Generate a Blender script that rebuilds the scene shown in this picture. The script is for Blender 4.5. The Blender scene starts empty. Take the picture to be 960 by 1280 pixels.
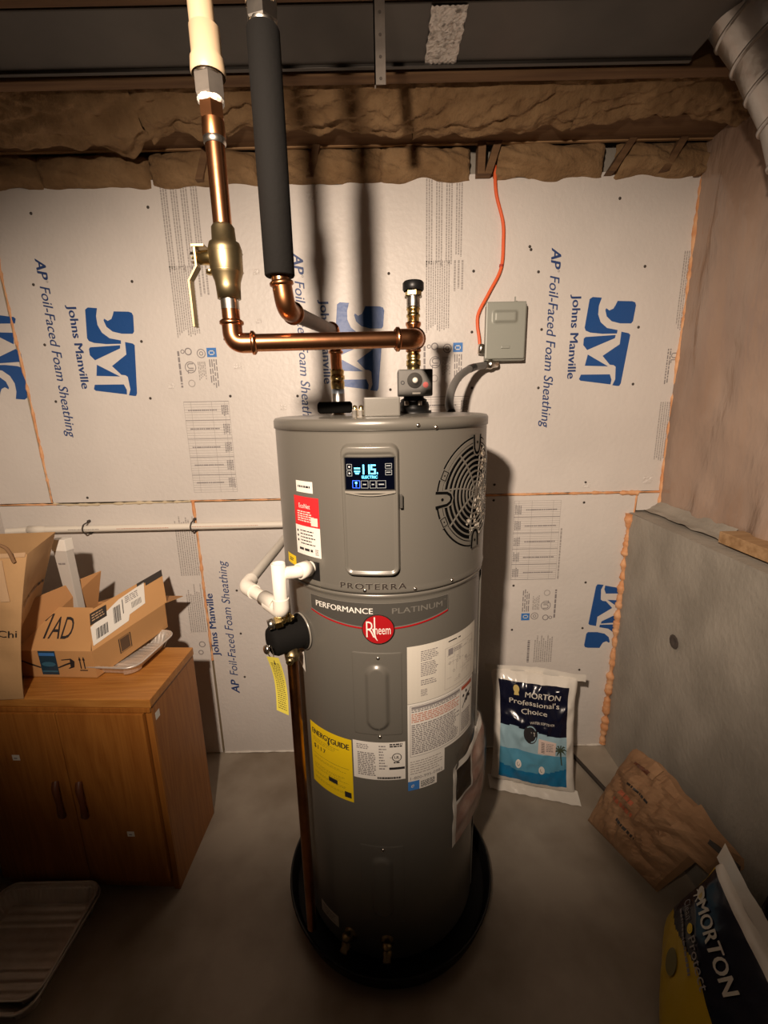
import bpy, bmesh, math, random
from mathutils import Vector, Matrix, noise
random.seed(7)
scene = bpy.context.scene
COL = scene.collection
PI = math.pi

# ------------------------------------------------------------------ camera, world, light
cam_d = bpy.data.cameras.new('camera'); cam = bpy.data.objects.new('camera', cam_d); COL.objects.link(cam)
cam_d.sensor_fit = 'HORIZONTAL'; cam_d.sensor_width = 36.0; cam_d.lens = 36.0 * 562.0 / 960.0
cam_d.clip_start = 0.02
_d = Vector((48.0, 2310.0, 562.0)).normalized()          # world down seen from the lens (x right, y down, z forward)
_up = -_d
_y = (Vector((0, 0, 1)) - _up * _up.z).normalized()
_x = _y.cross(_up)
Rm = Matrix((_x, _y, _up))                                # camera(y down) -> world
cam.matrix_world = Matrix.Translation((0, 0, 1.62)) @ (Rm @ Matrix(((1, 0, 0), (0, -1, 0), (0, 0, -1)))).to_4x4()
scene.camera = cam

w = bpy.data.worlds.new('world'); scene.world = w; w.use_nodes = True
w.node_tree.nodes['Background'].inputs[0].default_value = (1.0, 0.78, 0.58, 1)
w.node_tree.nodes['Background'].inputs[1].default_value = 0.014

ld = bpy.data.lights.new('work_lamp', 'SPOT'); lamp = bpy.data.objects.new('work_lamp', ld); COL.objects.link(lamp)
lamp.location = (-0.272, -0.20, 2.08)
ld.energy = 208.0; ld.color = (1.0, 0.80, 0.63); ld.shadow_soft_size = 0.035
ld.spot_size = math.radians(79); ld.spot_blend = 0.85
_t = Vector((0.0, 1.83, 1.36)) - lamp.location
lamp.rotation_euler = _t.to_track_quat('-Z', 'Y').to_euler()
lamp.scale = (1.6, 1.0, 1.0)      # invented beam shape: stretched sideways so ceiling and floor stay dark

scene.view_settings.view_transform = 'Standard'
scene.view_settings.look = 'None'
scene.view_settings.exposure = 0.0
scene.view_settings.gamma = 1.0
scene.view_settings.use_curve_mapping = False

# ------------------------------------------------------------------ materials
MATS = {}
def mat(name, color, rough=0.6, metal=0.0, bump=0.0, bscale=40.0, var=0.0, vscale=6.0, spec=0.5, coat=0.0,
        emit=None, estr=1.0, color2=None, stretch=None, detail=4.0, bdist=0.002, trans=0.0, lo=0.35, hi=0.65, sheen=0.0):
    if name in MATS: return MATS[name]
    m = bpy.data.materials.new(name); m.use_nodes = True; MATS[name] = m
    nt = m.node_tree; N = nt.nodes; L = nt.links; b = N['Principled BSDF']
    b.inputs['Base Color'].default_value = (*color, 1); b.inputs['Roughness'].default_value = rough
    b.inputs['Metallic'].default_value = metal; b.inputs['Specular IOR Level'].default_value = spec
    b.inputs['Coat Weight'].default_value = coat; b.inputs['Transmission Weight'].default_value = trans
    b.inputs['Coat Roughness'].default_value = 0.25
    if emit: b.inputs['Emission Color'].default_value = (*emit, 1); b.inputs['Emission Strength'].default_value = estr
    if var or bump or color2:
        tc = N.new('ShaderNodeTexCoord'); mp = N.new('ShaderNodeMapping'); L.new(tc.outputs['Object'], mp.inputs[0])
        if stretch: mp.inputs['Scale'].default_value = stretch
    if var or color2:
        n = N.new('ShaderNodeTexNoise'); n.inputs['Scale'].default_value = vscale; n.inputs['Detail'].default_value = detail
        L.new(mp.outputs[0], n.inputs['Vector'])
        r = N.new('ShaderNodeValToRGB'); L.new(n.outputs['Fac'], r.inputs[0]); L.new(r.outputs[0], b.inputs['Base Color'])
        c2 = color2 or tuple(min(1, c * (1 + var)) for c in color)
        c1 = color if color2 else tuple(c * (1 - var) for c in color)
        r.color_ramp.elements[0].position = lo; r.color_ramp.elements[1].position = hi
        r.color_ramp.elements[0].color = (*c1, 1); r.color_ramp.elements[1].color = (*c2, 1)
    if bump:
        n2 = N.new('ShaderNodeTexNoise'); n2.inputs['Scale'].default_value = bscale; n2.inputs['Detail'].default_value = 5
        L.new(mp.outputs[0], n2.inputs['Vector'])
        bp = N.new('ShaderNodeBump'); bp.inputs['Strength'].default_value = bump; bp.inputs['Distance'].default_value = bdist
        L.new(n2.outputs['Fac'], bp.inputs['Height']); L.new(bp.outputs[0], b.inputs['Normal'])
    return m

def oak(name, c1, c2, vertical=True):
    m = bpy.data.materials.new(name); m.use_nodes = True; MATS[name] = m
    nt = m.node_tree; N = nt.nodes; L = nt.links; b = N['Principled BSDF']
    tc = N.new('ShaderNodeTexCoord'); mp = N.new('ShaderNodeMapping'); L.new(tc.outputs['Object'], mp.inputs[0])
    mp.inputs['Scale'].default_value = (6, 6, .45) if vertical else (.5, 7, 7)
    n = N.new('ShaderNodeTexNoise'); n.inputs['Scale'].default_value = 1.6; n.inputs['Detail'].default_value = 3; n.inputs['Distortion'].default_value = .6
    L.new(mp.outputs[0], n.inputs['Vector'])
    mul = N.new('ShaderNodeMath'); mul.operation = 'MULTIPLY'; mul.inputs[1].default_value = 9; L.new(n.outputs['Fac'], mul.inputs[0])
    fr = N.new('ShaderNodeMath'); fr.operation = 'PINGPONG'; fr.inputs[1].default_value = .5; L.new(mul.outputs[0], fr.inputs[0])
    mp2 = N.new('ShaderNodeMapping'); L.new(tc.outputs['Object'], mp2.inputs[0]); mp2.inputs['Scale'].default_value = (60, 60, 2.5) if vertical else (3, 60, 60)
    n2 = N.new('ShaderNodeTexNoise'); n2.inputs['Scale'].default_value = 4; n2.inputs['Detail'].default_value = 5; L.new(mp2.outputs[0], n2.inputs['Vector'])
    ad = N.new('ShaderNodeMath'); ad.operation = 'MULTIPLY_ADD'; ad.inputs[1].default_value = .7; L.new(fr.outputs[0], ad.inputs[0]); 
    h = N.new('ShaderNodeMath'); h.operation = 'MULTIPLY'; h.inputs[1].default_value = .8; L.new(n2.outputs['Fac'], h.inputs[0]); L.new(h.outputs[0], ad.inputs[2])
    r = N.new('ShaderNodeValToRGB'); L.new(ad.outputs[0], r.inputs[0]); L.new(r.outputs[0], b.inputs['Base Color'])
    r.color_ramp.elements[0].position = .3; r.color_ramp.elements[1].position = .7
    r.color_ramp.elements[0].color = (*c1, 1); r.color_ramp.elements[1].color = (*c2, 1)
    b.inputs['Roughness'].default_value = .42
    r.color_ramp.elements[0].position = .15; r.color_ramp.elements[1].position = .85
    return m

FOIL = mat('foam_foil_facer', (.66, .62, .58), .46, .0, bump=.35, bscale=60, var=.05, vscale=2.5, spec=.6, bdist=.004)
FOAMEDGE = mat('foam_edge', (.6, .5, .34), .9)
SPRAY = mat('spray_foam', (.62, .27, .11), .7, bump=.6, bscale=90, color2=(.75, .42, .22), vscale=25)
CONC = mat('concrete', (.27, .243, .203), .85, bump=.5, bscale=45, color2=(.37, .335, .285), vscale=4, detail=15, bdist=.006, stretch=(1, 1.4, 1), lo=.36, hi=.68)
FLOORM = mat('concrete_floor', (.23, .185, .135), .55, bump=.25, bscale=30, color2=(.42, .365, .295), vscale=2.6, detail=12, lo=.36, hi=.62)
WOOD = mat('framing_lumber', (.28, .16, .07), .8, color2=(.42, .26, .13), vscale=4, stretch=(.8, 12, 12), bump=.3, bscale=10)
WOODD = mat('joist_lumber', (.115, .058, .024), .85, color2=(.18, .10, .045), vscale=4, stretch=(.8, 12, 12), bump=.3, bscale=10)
BATT = mat('fiberglass_batt', (.19, .11, .048), .95, bump=1.0, bscale=35, color2=(.28, .175, .085), vscale=9, detail=8, bdist=.012)
PLASTIC = mat('vapor_barrier_plastic', (.27, .18, .13), .26, color2=(.38, .275, .21), vscale=3.5, bump=.9, bscale=5, bdist=.05, spec=.7, stretch=(1, 1, .4))
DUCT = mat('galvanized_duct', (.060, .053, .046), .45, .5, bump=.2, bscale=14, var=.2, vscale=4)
FOILTAPE = mat('foil_tape', (.5, .47, .44), .35, .8, bump=1.0, bscale=30, bdist=.01)
FLEX = mat('flex_duct_foil', (.36, .34, .32), .28, .9, bump=.5, bscale=9, bdist=.01)
COPPER = mat('copper', (.72, .33, .16), .24, 1.0, var=.22, vscale=14, bump=.1, bscale=30)
COPPERD = mat('copper_tarnished', (.40, .175, .075), .32, 1.0, var=.3, vscale=14)
BRASS = mat('brass', (.72, .55, .24), .25, 1.0, var=.15, vscale=20)
BRASSD = mat('brass_dull', (.36, .285, .155), .38, 1.0, var=.2, vscale=25)
CHROME = mat('zinc_steel', (.62, .58, .52), .28, 1.0, var=.2, vscale=30)
STEELD = mat('steel_dull', (.36, .32, .28), .4, .9, var=.2, vscale=20)
CPVC = mat('cpvc_cream', (.46, .345, .22), .42)
PVC = mat('pvc_white', (.80, .75, .66), .35)
RUBBER = mat('black_insulation_foam', (.0065, .006, .0055), .85, spec=.12, bump=.3, bscale=120)
BLACK = mat('black_plastic', (.008, .008, .008), .4, spec=.3)
INK = mat('black_ink', (.02, .018, .02), .6)
GINK = mat('grey_ink', (.24, .22, .22), .6)
LINK = mat('light_grey_ink', (.36, .33, .31), .6)
BLUE = mat('logo_blue', (.012, .075, .27), .42, bump=.3, bscale=60, bdist=.003)
BLUET = mat('text_blue', (.02, .05, .17), .5)
JACKET = mat('heater_grey_paint', (.142, .133, .114), .33, .15, coat=.25, bump=.04, bscale=200, spec=.55)
JACKETL = mat('heater_light_trim', (.27, .25, .215), .3, .15, coat=.3)
JACKETD = mat('heater_dark_band', (.07, .066, .058), .35, .1, coat=.3)
WHITE = mat('label_white', (.76, .73, .67), .45)
CREAM = mat('label_cream', (.66, .62, .54), .45)
SILVINK = mat('silver_ink', (.36, .34, .30), .3, .6)
RED = mat('label_red', (.62, .025, .03), .35)
REDB = mat('badge_red', (.45, .012, .016), .25, .2, coat=.5)
YEL = mat('label_yellow', (.85, .60, .01), .45)
TAGY = mat('tag_yellow', (.68, .58, .08), .5)
BLUELBL = mat('label_blue', (.05, .20, .55), .45)
OAKV = oak('oak_veneer', (.27, .085, .013), (.42, .165, .032))
OAKH = oak('oak_top', (.35, .125, .022), (.54, .24, .055), False)
OAKD = mat('oak_pull', (.13, .04, .015), .45)
CARD = mat('cardboard', (.52, .28, .11), .8, var=.06, vscale=4)
CARDD = mat('cardboard_inside', (.42, .21, .08), .85, var=.06, vscale=4)
KRAFT = mat('kraft_paper', (.48, .29, .135), .8, var=.08, vscale=5, bump=.3, bscale=9, bdist=.01)
KRAFTL = mat('kraft_paper_light', (.50, .33, .19), .8)
KRAFTD = mat('kraft_paper_worn', (.27, .145, .07), .85, color2=(.38, .22, .115), vscale=7, bump=.5, bscale=14, bdist=.01)
ALU = mat('aluminium_tray', (.74, .70, .65), .4, .55, bump=.5, bscale=60, bdist=.002, var=.1, vscale=12)
ORANGE = mat('orange_cable', (.80, .13, .035), .45)
BOXG = mat('disconnect_box_grey', (.30, .31, .27), .45, .1)
CONDUIT = mat('grey_conduit', (.16, .155, .145), .45)
NAVY = mat('bag_navy', (.007, .008, .022), .2, bump=.3, bscale=25, bdist=.004)
BAGW = mat('bag_white', (.74, .70, .63), .2, bump=.4, bscale=25, bdist=.005)
BAGLB = mat('bag_sky_blue', (.33, .50, .58), .2, bump=.3, bscale=25, bdist=.004)
BAGMB = mat('bag_sea_blue', (.10, .32, .47), .2, bump=.3, bscale=25, bdist=.004)
BAGDB = mat('bag_deep_blue', (.012, .17, .36), .2, bump=.3, bscale=25, bdist=.004)
BAGY = mat('bag_yellow', (.55, .36, .010), .3, bump=.3, bscale=25, bdist=.004)
BAGGOLD = mat('bag_gold', (.60, .46, .16), .4)
PALM = mat('palm_green', (.05, .07, .04), .6)
PINK = mat('manual_paper_pink', (.52, .40, .34), .4, color2=(.36, .22, .18), vscale=22)
MANB = mat('manual_dark', (.035, .028, .024), .4)
SCREEN = mat('screen_glass', (.001, .0015, .005), .12, spec=.3)
GLOW = mat('screen_cyan_glow', (.1, .5, .7), .5, emit=(.10, .62, 1.0), estr=2.2)
GLOWB = mat('screen_blue_glow', (.02, .1, .6), .5, emit=(.02, .12, 1.0), estr=1.2)
KEY = mat('screen_key_grey', (.30, .33, .34), .4)
SILV = mat('evaporator_foil', (.85, .80, .70), .4, .5)
DARKM = mat('grille_dark', (.004, .004, .004), .9, spec=.0)
STICK = mat('dark_rod', (.045, .035, .028), .6)
SINK = mat('amber_stain', (.1, .05, .02), .7)
def film_mat():
    m = bpy.data.materials.new('clear_pouch_film'); m.use_nodes = True; nt = m.node_tree; N = nt.nodes
    N.clear(); o = N.new('ShaderNodeOutputMaterial'); mx = N.new('ShaderNodeMixShader'); t = N.new('ShaderNodeBsdfTransparent'); g = N.new('ShaderNodeBsdfGlossy')
    g.inputs['Roughness'].default_value = .15; g.inputs['Color'].default_value = (.9, .9, .9, 1); mx.inputs[0].default_value = .10
    t.inputs['Color'].default_value = (.93, .93, .93, 1)
    nt.links.new(t.outputs[0], mx.inputs[1]); nt.links.new(g.outputs[0], mx.inputs[2]); nt.links.new(mx.outputs[0], o.inputs[0])
    return m
FILM = film_mat()

# ------------------------------------------------------------------ object helpers
OFF = {}
def thing(name, label, cat, loc, group=None):
    o = bpy.data.objects.new(name, None); COL.objects.link(o); o.location = loc; o.empty_display_size = .05
    o['label'] = label; o['category'] = cat
    if group: o['group'] = group
    OFF[o] = Vector(loc)
    return o
def tag(o, label, cat, group=None):
    o['label'] = label; o['category'] = cat
    if group: o['group'] = group
    return o

class MB:
    def __init__(s): s.v = []; s.f = []; s.m = []; s.mats = []; s.sm = []
    def mi(s, m):
        if m not in s.mats: s.mats.append(m)
        return s.mats.index(m)
    def add(s, vs, fs, m, smooth=False):
        b = len(s.v); s.v += [Vector(v) for v in vs]; k = s.mi(m)
        for f in fs: s.f.append([b + i for i in f]); s.m.append(k); s.sm.append(smooth)
    def box(s, a, b, m, bev=0.0):
        x0, y0, z0 = a; x1, y1, z1 = b
        s.hexa([(x0, y0, z0), (x1, y0, z0), (x1, y1, z0), (x0, y1, z0), (x0, y0, z1), (x1, y0, z1), (x1, y1, z1), (x0, y1, z1)], m, bev)
    def hexa(s, p, m, bev=0.0):
        fs = [(0, 3, 2, 1), (4, 5, 6, 7), (0, 1, 5, 4), (1, 2, 6, 5), (2, 3, 7, 6), (3, 0, 4, 7)]
        if not bev: s.add(p, fs, m); return
        bm = bmesh.new(); vs = [bm.verts.new(q) for q in p]
        for f in fs: bm.faces.new([vs[i] for i in f])
        bmesh.ops.bevel(bm, geom=bm.edges[:], offset=bev, segments=2, profile=.6, affect='EDGES')
        bm.verts.index_update()
        s.add([v.co.copy() for v in bm.verts], [[v.index for v in f.verts] for f in bm.faces], m, False); bm.free()
    def slab(s, quad, t, m, m2=None, n=1):   # quad in 3D with thickness t along its normal
        q = [Vector(p) for p in quad]; nn = (q[1] - q[0]).cross(q[3] - q[0]).normalized() * t
        r = [p - nn for p in q]
        s.add(q, [(0, 1, 2, 3)], m); s.add(r, [(3, 2, 1, 0)], m2 or m)
        for i in range(4):
            j = (i + 1) % 4; s.add([q[i], r[i], r[j], q[j]], [(0, 1, 2, 3)], m)
    def tube(s, pts, r, m, n=16, cap=True, smooth=True):
        pts = [Vector(p) for p in pts]; k = len(pts)
        rs = r if isinstance(r, (list, tuple)) else [r] * k
        tg = []
        for i in range(k):
            a = pts[max(i - 1, 0)]; b = pts[min(i + 1, k - 1)]
            d = (b - a); tg.append(d.normalized() if d.length > 1e-9 else Vector((0, 0, 1)))
        ref = Vector((0, 0, 1)) if abs(tg[0].z) < .9 else Vector((0, 1, 0))
        u = (ref - tg[0] * ref.dot(tg[0])).normalized(); vs = []
        for i in range(k):
            u = (u - tg[i] * u.dot(tg[i])); u = u.normalized() if u.length > 1e-6 else tg[i].orthogonal().normalized()
            w_ = tg[i].cross(u)
            for j in range(n):
                a = 2 * PI * j / n; vs.append(pts[i] + (u * math.cos(a) + w_ * math.sin(a)) * rs[i])
        fs = [(i * n + j, i * n + (j + 1) % n, (i + 1) * n + (j + 1) % n, (i + 1) * n + j) for i in range(k - 1) for j in range(n)]
        s.add(vs, fs, m, smooth)
        if cap:
            s.add(vs[:n], [tuple(range(n - 1, -1, -1))], m); s.add(vs[-n:], [tuple(range(n))], m)
    def lathe(s, base, axis, prof, m, n=32, smooth=True):   # prof: list of (t along axis, radius)
        base = Vector(base); ax = Vector(axis).normalized()
        u = ax.orthogonal().normalized(); w_ = ax.cross(u); vs = []
        for (t, r) in prof:
            for j in range(n):
                a = 2 * PI * j / n; vs.append(base + ax * t + (u * math.cos(a) + w_ * math.sin(a)) * max(r, 1e-5))
        fs = [(i * n + j, i * n + (j + 1) % n, (i + 1) * n + (j + 1) % n, (i + 1) * n + j) for i in range(len(prof) - 1) for j in range(n)]
        s.add(vs, fs, m, smooth)
    def grid(s, fn, nu, nv, m, smooth=True, flip=False, mfn=None):
        vs = [fn(i / nu, j / nv) for j in range(nv + 1) for i in range(nu + 1)]; W = nu + 1
        if not mfn:
            fs = [(j * W + i, j * W + i + 1, (j + 1) * W + i + 1, (j + 1) * W + i) for j in range(nv) for i in range(nu)]
            if flip: fs = [f[::-1] for f in fs]
            s.add(vs, fs, m, smooth)
        else:
            b = len(s.v); s.v += [Vector(v) for v in vs]
            for j in range(nv):
                for i in range(nu):
                    f = [b + j * W + i, b + j * W + i + 1, b + (j + 1) * W + i + 1, b + (j + 1) * W + i]
                    s.f.append(f[::-1] if flip else f); s.m.append(s.mi(mfn((i + .5) / nu, (j + .5) / nv))); s.sm.append(smooth)
    def hexnut(s, base, axis, L_, r, m):
        s.lathe(base, axis, [(0, 0), (0, r * .94), (L_ * .1, r), (L_ * .9, r), (L_, r * .94), (L_, 0)], m, 6, False)
    def build(s, name, parent=None, kind=None, label=None, autosmooth=True):
        me = bpy.data.meshes.new(name); off = OFF.get(parent, Vector((0, 0, 0)))
        me.from_pydata([v - off for v in s.v], [], s.f)
        for m in s.mats: me.materials.append(m)
        for p, k, sm in zip(me.polygons, s.m, s.sm): p.material_index = k; p.use_smooth = sm
        me.update()
        o = bpy.data.objects.new(name, me); COL.objects.link(o)
        if parent: o.parent = parent; OFF[o] = off
        else: OFF[o] = Vector((0, 0, 0))
        if kind: o['kind'] = kind
        if label: o['label'] = label
        return o

def arcpath(pts, rad, n=8):
    pts = [Vector(p) for p in pts]; out = [pts[0]]
    for i in range(1, len(pts) - 1):
        a, b, c = pts[i - 1], pts[i], pts[i + 1]
        r = rad if not isinstance(rad, (list, tuple)) else rad[i - 1]
        da = (a - b).normalized(); dc = (c - b).normalized()
        r = min(r, (a - b).length * .49, (c - b).length * .49)
        p0 = b + da * r; p1 = b + dc * r
        for k in range(n + 1):
            t = k / n; out.append(p0 * (1 - t) ** 2 + b * 2 * t * (1 - t) + p1 * t * t)
    out.append(pts[-1]); return out
def spline(pts, n=8):
    P = [Vector(p) for p in pts]; P = [P[0] * 2 - P[1]] + P + [P[-1] * 2 - P[-2]]; out = []
    for i in range(1, len(P) - 2):
        for k in range(n):
            t = k / n; a, b, c, d = P[i - 1], P[i], P[i + 1], P[i + 2]
            out.append(.5 * ((2 * b) + (c - a) * t + (2 * a - 5 * b + 4 * c - d) * t * t + (3 * b - a - 3 * c + d) * t ** 3))
    out.append(P[-2]); return out
def lerp(a, b, t): return Vector(a) * (1 - t) + Vector(b) * t

# ------------------------------------------------------------------ flat print mapped on a surface
_tc = {}
def glyphs(txt, shear=0.0, bold=0.0, space=1.0):
    k = (txt, shear, bold, space)
    if k in _tc: return _tc[k]
    cu = bpy.data.curves.new('t', 'FONT'); cu.body = txt; cu.size = 1.0; cu.shear = shear; cu.offset = bold; cu.space_character = space
    cu.resolution_u = 3
    ob = bpy.data.objects.new('t', cu); COL.objects.link(ob); bpy.context.view_layer.update()
    me = bpy.data.meshes.new_from_object(ob.evaluated_get(bpy.context.evaluated_depsgraph_get()))
    vs = [(v.co.x, v.co.y) for v in me.vertices]; fs = [tuple(p.vertices) for p in me.polygons]
    bpy.data.objects.remove(ob); bpy.data.curves.remove(cu); bpy.data.meshes.remove(me)
    x0 = min(v[0] for v in vs); x1 = max(v[0] for v in vs)
    _tc[k] = ([(v[0] - x0, v[1]) for v in vs], fs, x1 - x0); return _tc[k]

class Print:
    """2D artwork (metres) pushed through a mapping (u, v, lift) -> point"""
    def __init__(s, mapping): s.map = mapping; s.mb = MB()
    def poly(s, pts, m, d=.0004): s.mb.add([s.map(u, v, d) for u, v in pts], [tuple(range(len(pts)))], m)
    def rect(s, u0, v0, u1, v1, m, d=.0004, nu=1, nv=1):
        s.mb.grid(lambda a, b: s.map(u0 + (u1 - u0) * a, v0 + (v1 - v0) * b, d), nu, nv, m, False)
    def frame(s, u0, v0, u1, v1, w_, m, d=.0005, nu=1):
        s.rect(u0, v0, u1, v0 + w_, m, d, nu); s.rect(u0, v1 - w_, u1, v1, m, d, nu); s.rect(u0, v0, u0 + w_, v1, m, d); s.rect(u1 - w_, v0, u1, v1, m, d)
    def strip(s, pts, w_, m, d=.0006, t=0.0, closed=False):
        n = len(pts); L_, R_ = [], []
        for i in range(n):
            if closed: a = pts[(i - 1) % n]; b = pts[(i + 1) % n]
            else: a = pts[max(i - 1, 0)]; b = pts[min(i + 1, n - 1)]
            dx, dy = b[0] - a[0], b[1] - a[1]; l = math.hypot(dx, dy) or 1
            nx, ny = -dy / l, dx / l; ww = (w_[i] if isinstance(w_, (list, tuple)) else w_) / 2
            L_.append((pts[i][0] + nx * ww, pts[i][1] + ny * ww)); R_.append((pts[i][0] - nx * ww, pts[i][1] - ny * ww))
        for i in range(n if closed else n - 1):
            j = (i + 1) % n
            top = [s.map(*R_[i], d), s.map(*R_[j], d), s.map(*L_[j], d), s.map(*L_[i], d)]
            s.mb.add(top, [(0, 1, 2, 3)], m)
            if t:
                bt = [s.map(*R_[i], d - t), s.map(*R_[j], d - t), s.map(*L_[j], d - t), s.map(*L_[i], d - t)]
                s.mb.add([top[0], bt[0], bt[1], top[1], top[2], bt[2], bt[3], top[3]], [(0, 1, 2, 3), (4, 5, 6, 7)], m)
    def disc(s, u, v, r, m, d=.0006, n=20, rin=0.0):
        c = [(u + r * math.cos(2 * PI * k / n), v + r * math.sin(2 * PI * k / n)) for k in range(n)]
        if rin: s.strip([(u + (r + rin) / 2 * math.cos(2 * PI * k / n), v + (r + rin) / 2 * math.sin(2 * PI * k / n)) for k in range(n)], r - rin, m, d, 0, True)
        else: s.poly(c, m, d)
    def text(s, txt, size, u, v, m, d=.0007, shear=0.0, bold=0.0, width=None, xs=1.0, align='l', space=1.0):
        vs, fs, W = glyphs(txt, shear, min(bold, 0.0), space)
        if width: xs = width / (W * size)
        o = {'l': 0, 'c': -W * size * xs / 2, 'r': -W * size * xs}[align]
        for k in range(1 if bold <= 0 else 3):
            e_ = bold * size * k * .7
            s.mb.add([s.map(u + o + x * size * xs + e_, v + y * size + e_ * .3, d + k * .00006) for x, y in vs], fs, m)
    def dashes(s, u0, v0, u1, v1, lines, m, d=.0007, fill=.55, word=.010, ragged=.25, seed=1, indent=0):
        rnd = random.Random(seed); lh = (v1 - v0) / lines
        for i in range(lines):
            y = v1 - (i + .5) * lh; x = u0 + (indent if i % 5 == 0 else 0); end = u1 - rnd.random() * ragged * (u1 - u0)
            while x < end:
                w_ = word * rnd.uniform(.4, 1.6); w_ = min(w_, end - x)
                if w_ > word * .2: s.rect(x, y - lh * fill / 2, x + w_, y + lh * fill / 2, m, d)
                x += w_ + word * .28
    def build(s, name, parent, label=None): return s.mb.build(name, parent, label=label)

# ================================================================== SETTING
D = 1.83
# floor
b = MB(); b.box((-1.62, -1.2, -.10), (1.30, 2.0, 0), FLOORM); floor = b.build('floor', kind='structure')
b = MB(); b.box((-1.75, 1.86, -.1), (1.45, 2.0, 2.75), CONC); wall_back = b.build('wall_back', kind='structure')
b = MB(); b.box((-1.74, -1.2, -.1), (-1.60, 1.86, 2.75), FOIL); wall_left = b.build('wall_left', kind='structure')
# right wall: cast concrete below, framed and sheeted above
b = MB()
b.grid(lambda a, c: Vector((1.03 + .003 * noise.noise((a * 9, c * 5, 0)), 1.86 - a * 3.06, -.05 + c * 1.20)), 60, 24, CONC)
b.grid(lambda a, c: Vector((1.03 + c * .28, 1.86 - a * 3.06, 1.15 + .012 * c + .004 * noise.noise((a * 12, c * 4, 3)))), 60, 4, CONC)
b.box((1.31, -1.2, -.1), (1.45, 1.86, 2.75), CONC)
wall_right = b.build('wall_right', kind='structure')

def foam_sheet(poly, name='foam_sheet', y0=D, th=.028):     # poly in (x, z), counter-clockwise from bottom left
    b = MB(); n = len(poly)
    f = [(x, y0, z) for x, z in poly]; k = [(x, y0 + th, z) for x, z in poly]
    b.add(f, [tuple(range(n))], FOIL)
    for i in range(n):
        j = (i + 1) % n; b.add([f[i], k[i], k[j], f[j]], [(0, 1, 2, 3)], FOAMEDGE)
    return b.build(name, wall_back)
def top_edge(x0, x1, z, n=14, amp=.006):
    return [(x1 + (x0 - x1) * i / n, z + amp * noise.noise((i * .9, z, 1))) for i in range(n + 1)]
main = foam_sheet([(-1.372, 1.243), (1.150, 1.243)] + top_edge(-1.402, 1.155, 2.402))
lefts = foam_sheet([(-1.60, 1.243), (-1.382, 1.243), (-1.412, 2.396), (-1.60, 2.40)])
low_l = foam_sheet([(-1.60, .004), (-.797, .004), (-.797, 1.232), (-1.60, 1.232)])
low_m = foam_sheet([(-.787, .006), (1.038, .006), (1.050, 1.232), (-.787, 1.232)])
low_s = foam_sheet([(1.058, 1.160), (1.150, 1.160), (1.150, 1.232), (1.058, 1.232)])

def plane_map(ox, oz, mode):       # mode: 'down' text runs downward, 'up' text runs upward
    if mode == 'down': return lambda u, v, d: Vector((ox + v, D - d, oz - u))
    return lambda u, v, d: Vector((ox - v, D - d, oz + u))

# the round-cornered monogram block, from real proportions (u along text, v up)
def ipt(x, y): return ((y - 485) / 970.0, (x - 262) / 970.0)
J_BLUE1 = [(283, 485), (316, 488), (308, 515), (308, 545), (320, 572), (345, 592), (385, 600), (384, 612), (330, 612), (285, 607), (267, 600), (262, 590), (272, 492)]
J_BLUE2 = [(375, 500), (428, 502), (440, 506), (444, 516), (439, 570), (433, 578), (392, 577), (360, 569), (340, 552), (333, 530), (336, 524), (348, 532), (362, 526), (369, 514)]
M_T1 = [(268, 622), (380, 617), (378, 628), (278, 668), (262, 650), (262, 628)]
M_R = [(400, 606), (428, 612), (434, 618), (417, 790), (412, 800), (403, 800), (385, 797), (394, 776), (391, 730), (383, 724), (368, 722), (338, 690), (398, 650)]
M_TR = [(282, 684), (362, 728), (274, 724)]
M_B = [(262, 756), (372, 757), (380, 777), (378, 794), (262, 778), (256, 772)]
MON = [J_BLUE1, J_BLUE2, M_T1, M_R, M_TR, M_B]
def monogram(pr, ou, ov, s=1.0, clip=None):
    import mathutils.geometry as G
    for k, poly in enumerate(MON):
        p2 = [(ou + a * s, ov + c * s) for a, c in (ipt(x, y) for x, y in poly)]
        p3 = [Vector((x, y, 0)) for x, y in p2]
        tris = G.tessellate_polygon([p3])
        for t in tris:
            q = [p2[i] for i in t]
            if clip: q = clip_poly(q, clip)
            if len(q) > 2: pr.poly(q, BLUE, .0008)
def clip_poly(q, vmax):    # keep v < vmax
    out = []
    for i in range(len(q)):
        a = q[i]; c = q[(i + 1) % len(q)]
        if a[1] <= vmax: out.append(a)
        if (a[1] <= vmax) != (c[1] <= vmax):
            t = (vmax - a[1]) / (c[1] - a[1]); out.append((a[0] + t * (c[0] - a[0]), vmax))
    return out

def approvals(pr, ou, ov):         # small listing marks: blue square, round seals
    pr.rect(ou, ov + .105, ou + .034, ov + .142, BLUELBL, .0008); pr.frame(ou + .010, ov + .112, ou + .026, ov + .134, .003, WHITE, .0010)
    pr.dashes(ou + .042, ov + .108, ou + .15, ov + .142, 4, GINK, fill=.5, word=.02, seed=3)
    pr.disc(ou + .020, ov + .083, .017, GINK, .0008, 16, .014); pr.disc(ou + .020, ov + .083, .008, GINK, .0008, 10, .005)
    pr.dashes(ou + .05, ov + .064, ou + .12, ov + .096, 5, LINK, word=.012, seed=8)
    pr.text('UL', .034, ou + .055, ov + .024, GINK, .0008, bold=.01); pr.disc(ou + .07, ov + .036, .022, GINK, .0008, 18, .019)
    pr.disc(ou + .012, ov + .034, .014, GINK, .0008, 14, .010); pr.disc(ou + .012, ov + .012, .008, GINK, .0008, 10, .005)
    pr.disc(ou + .13, ov + .034, .014, LINK, .0008, 14, .011)
    pr.dashes(ou + .01, ov - .012, ou + .17, ov + .002, 1, GINK, word=.014, seed=5)
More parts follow.
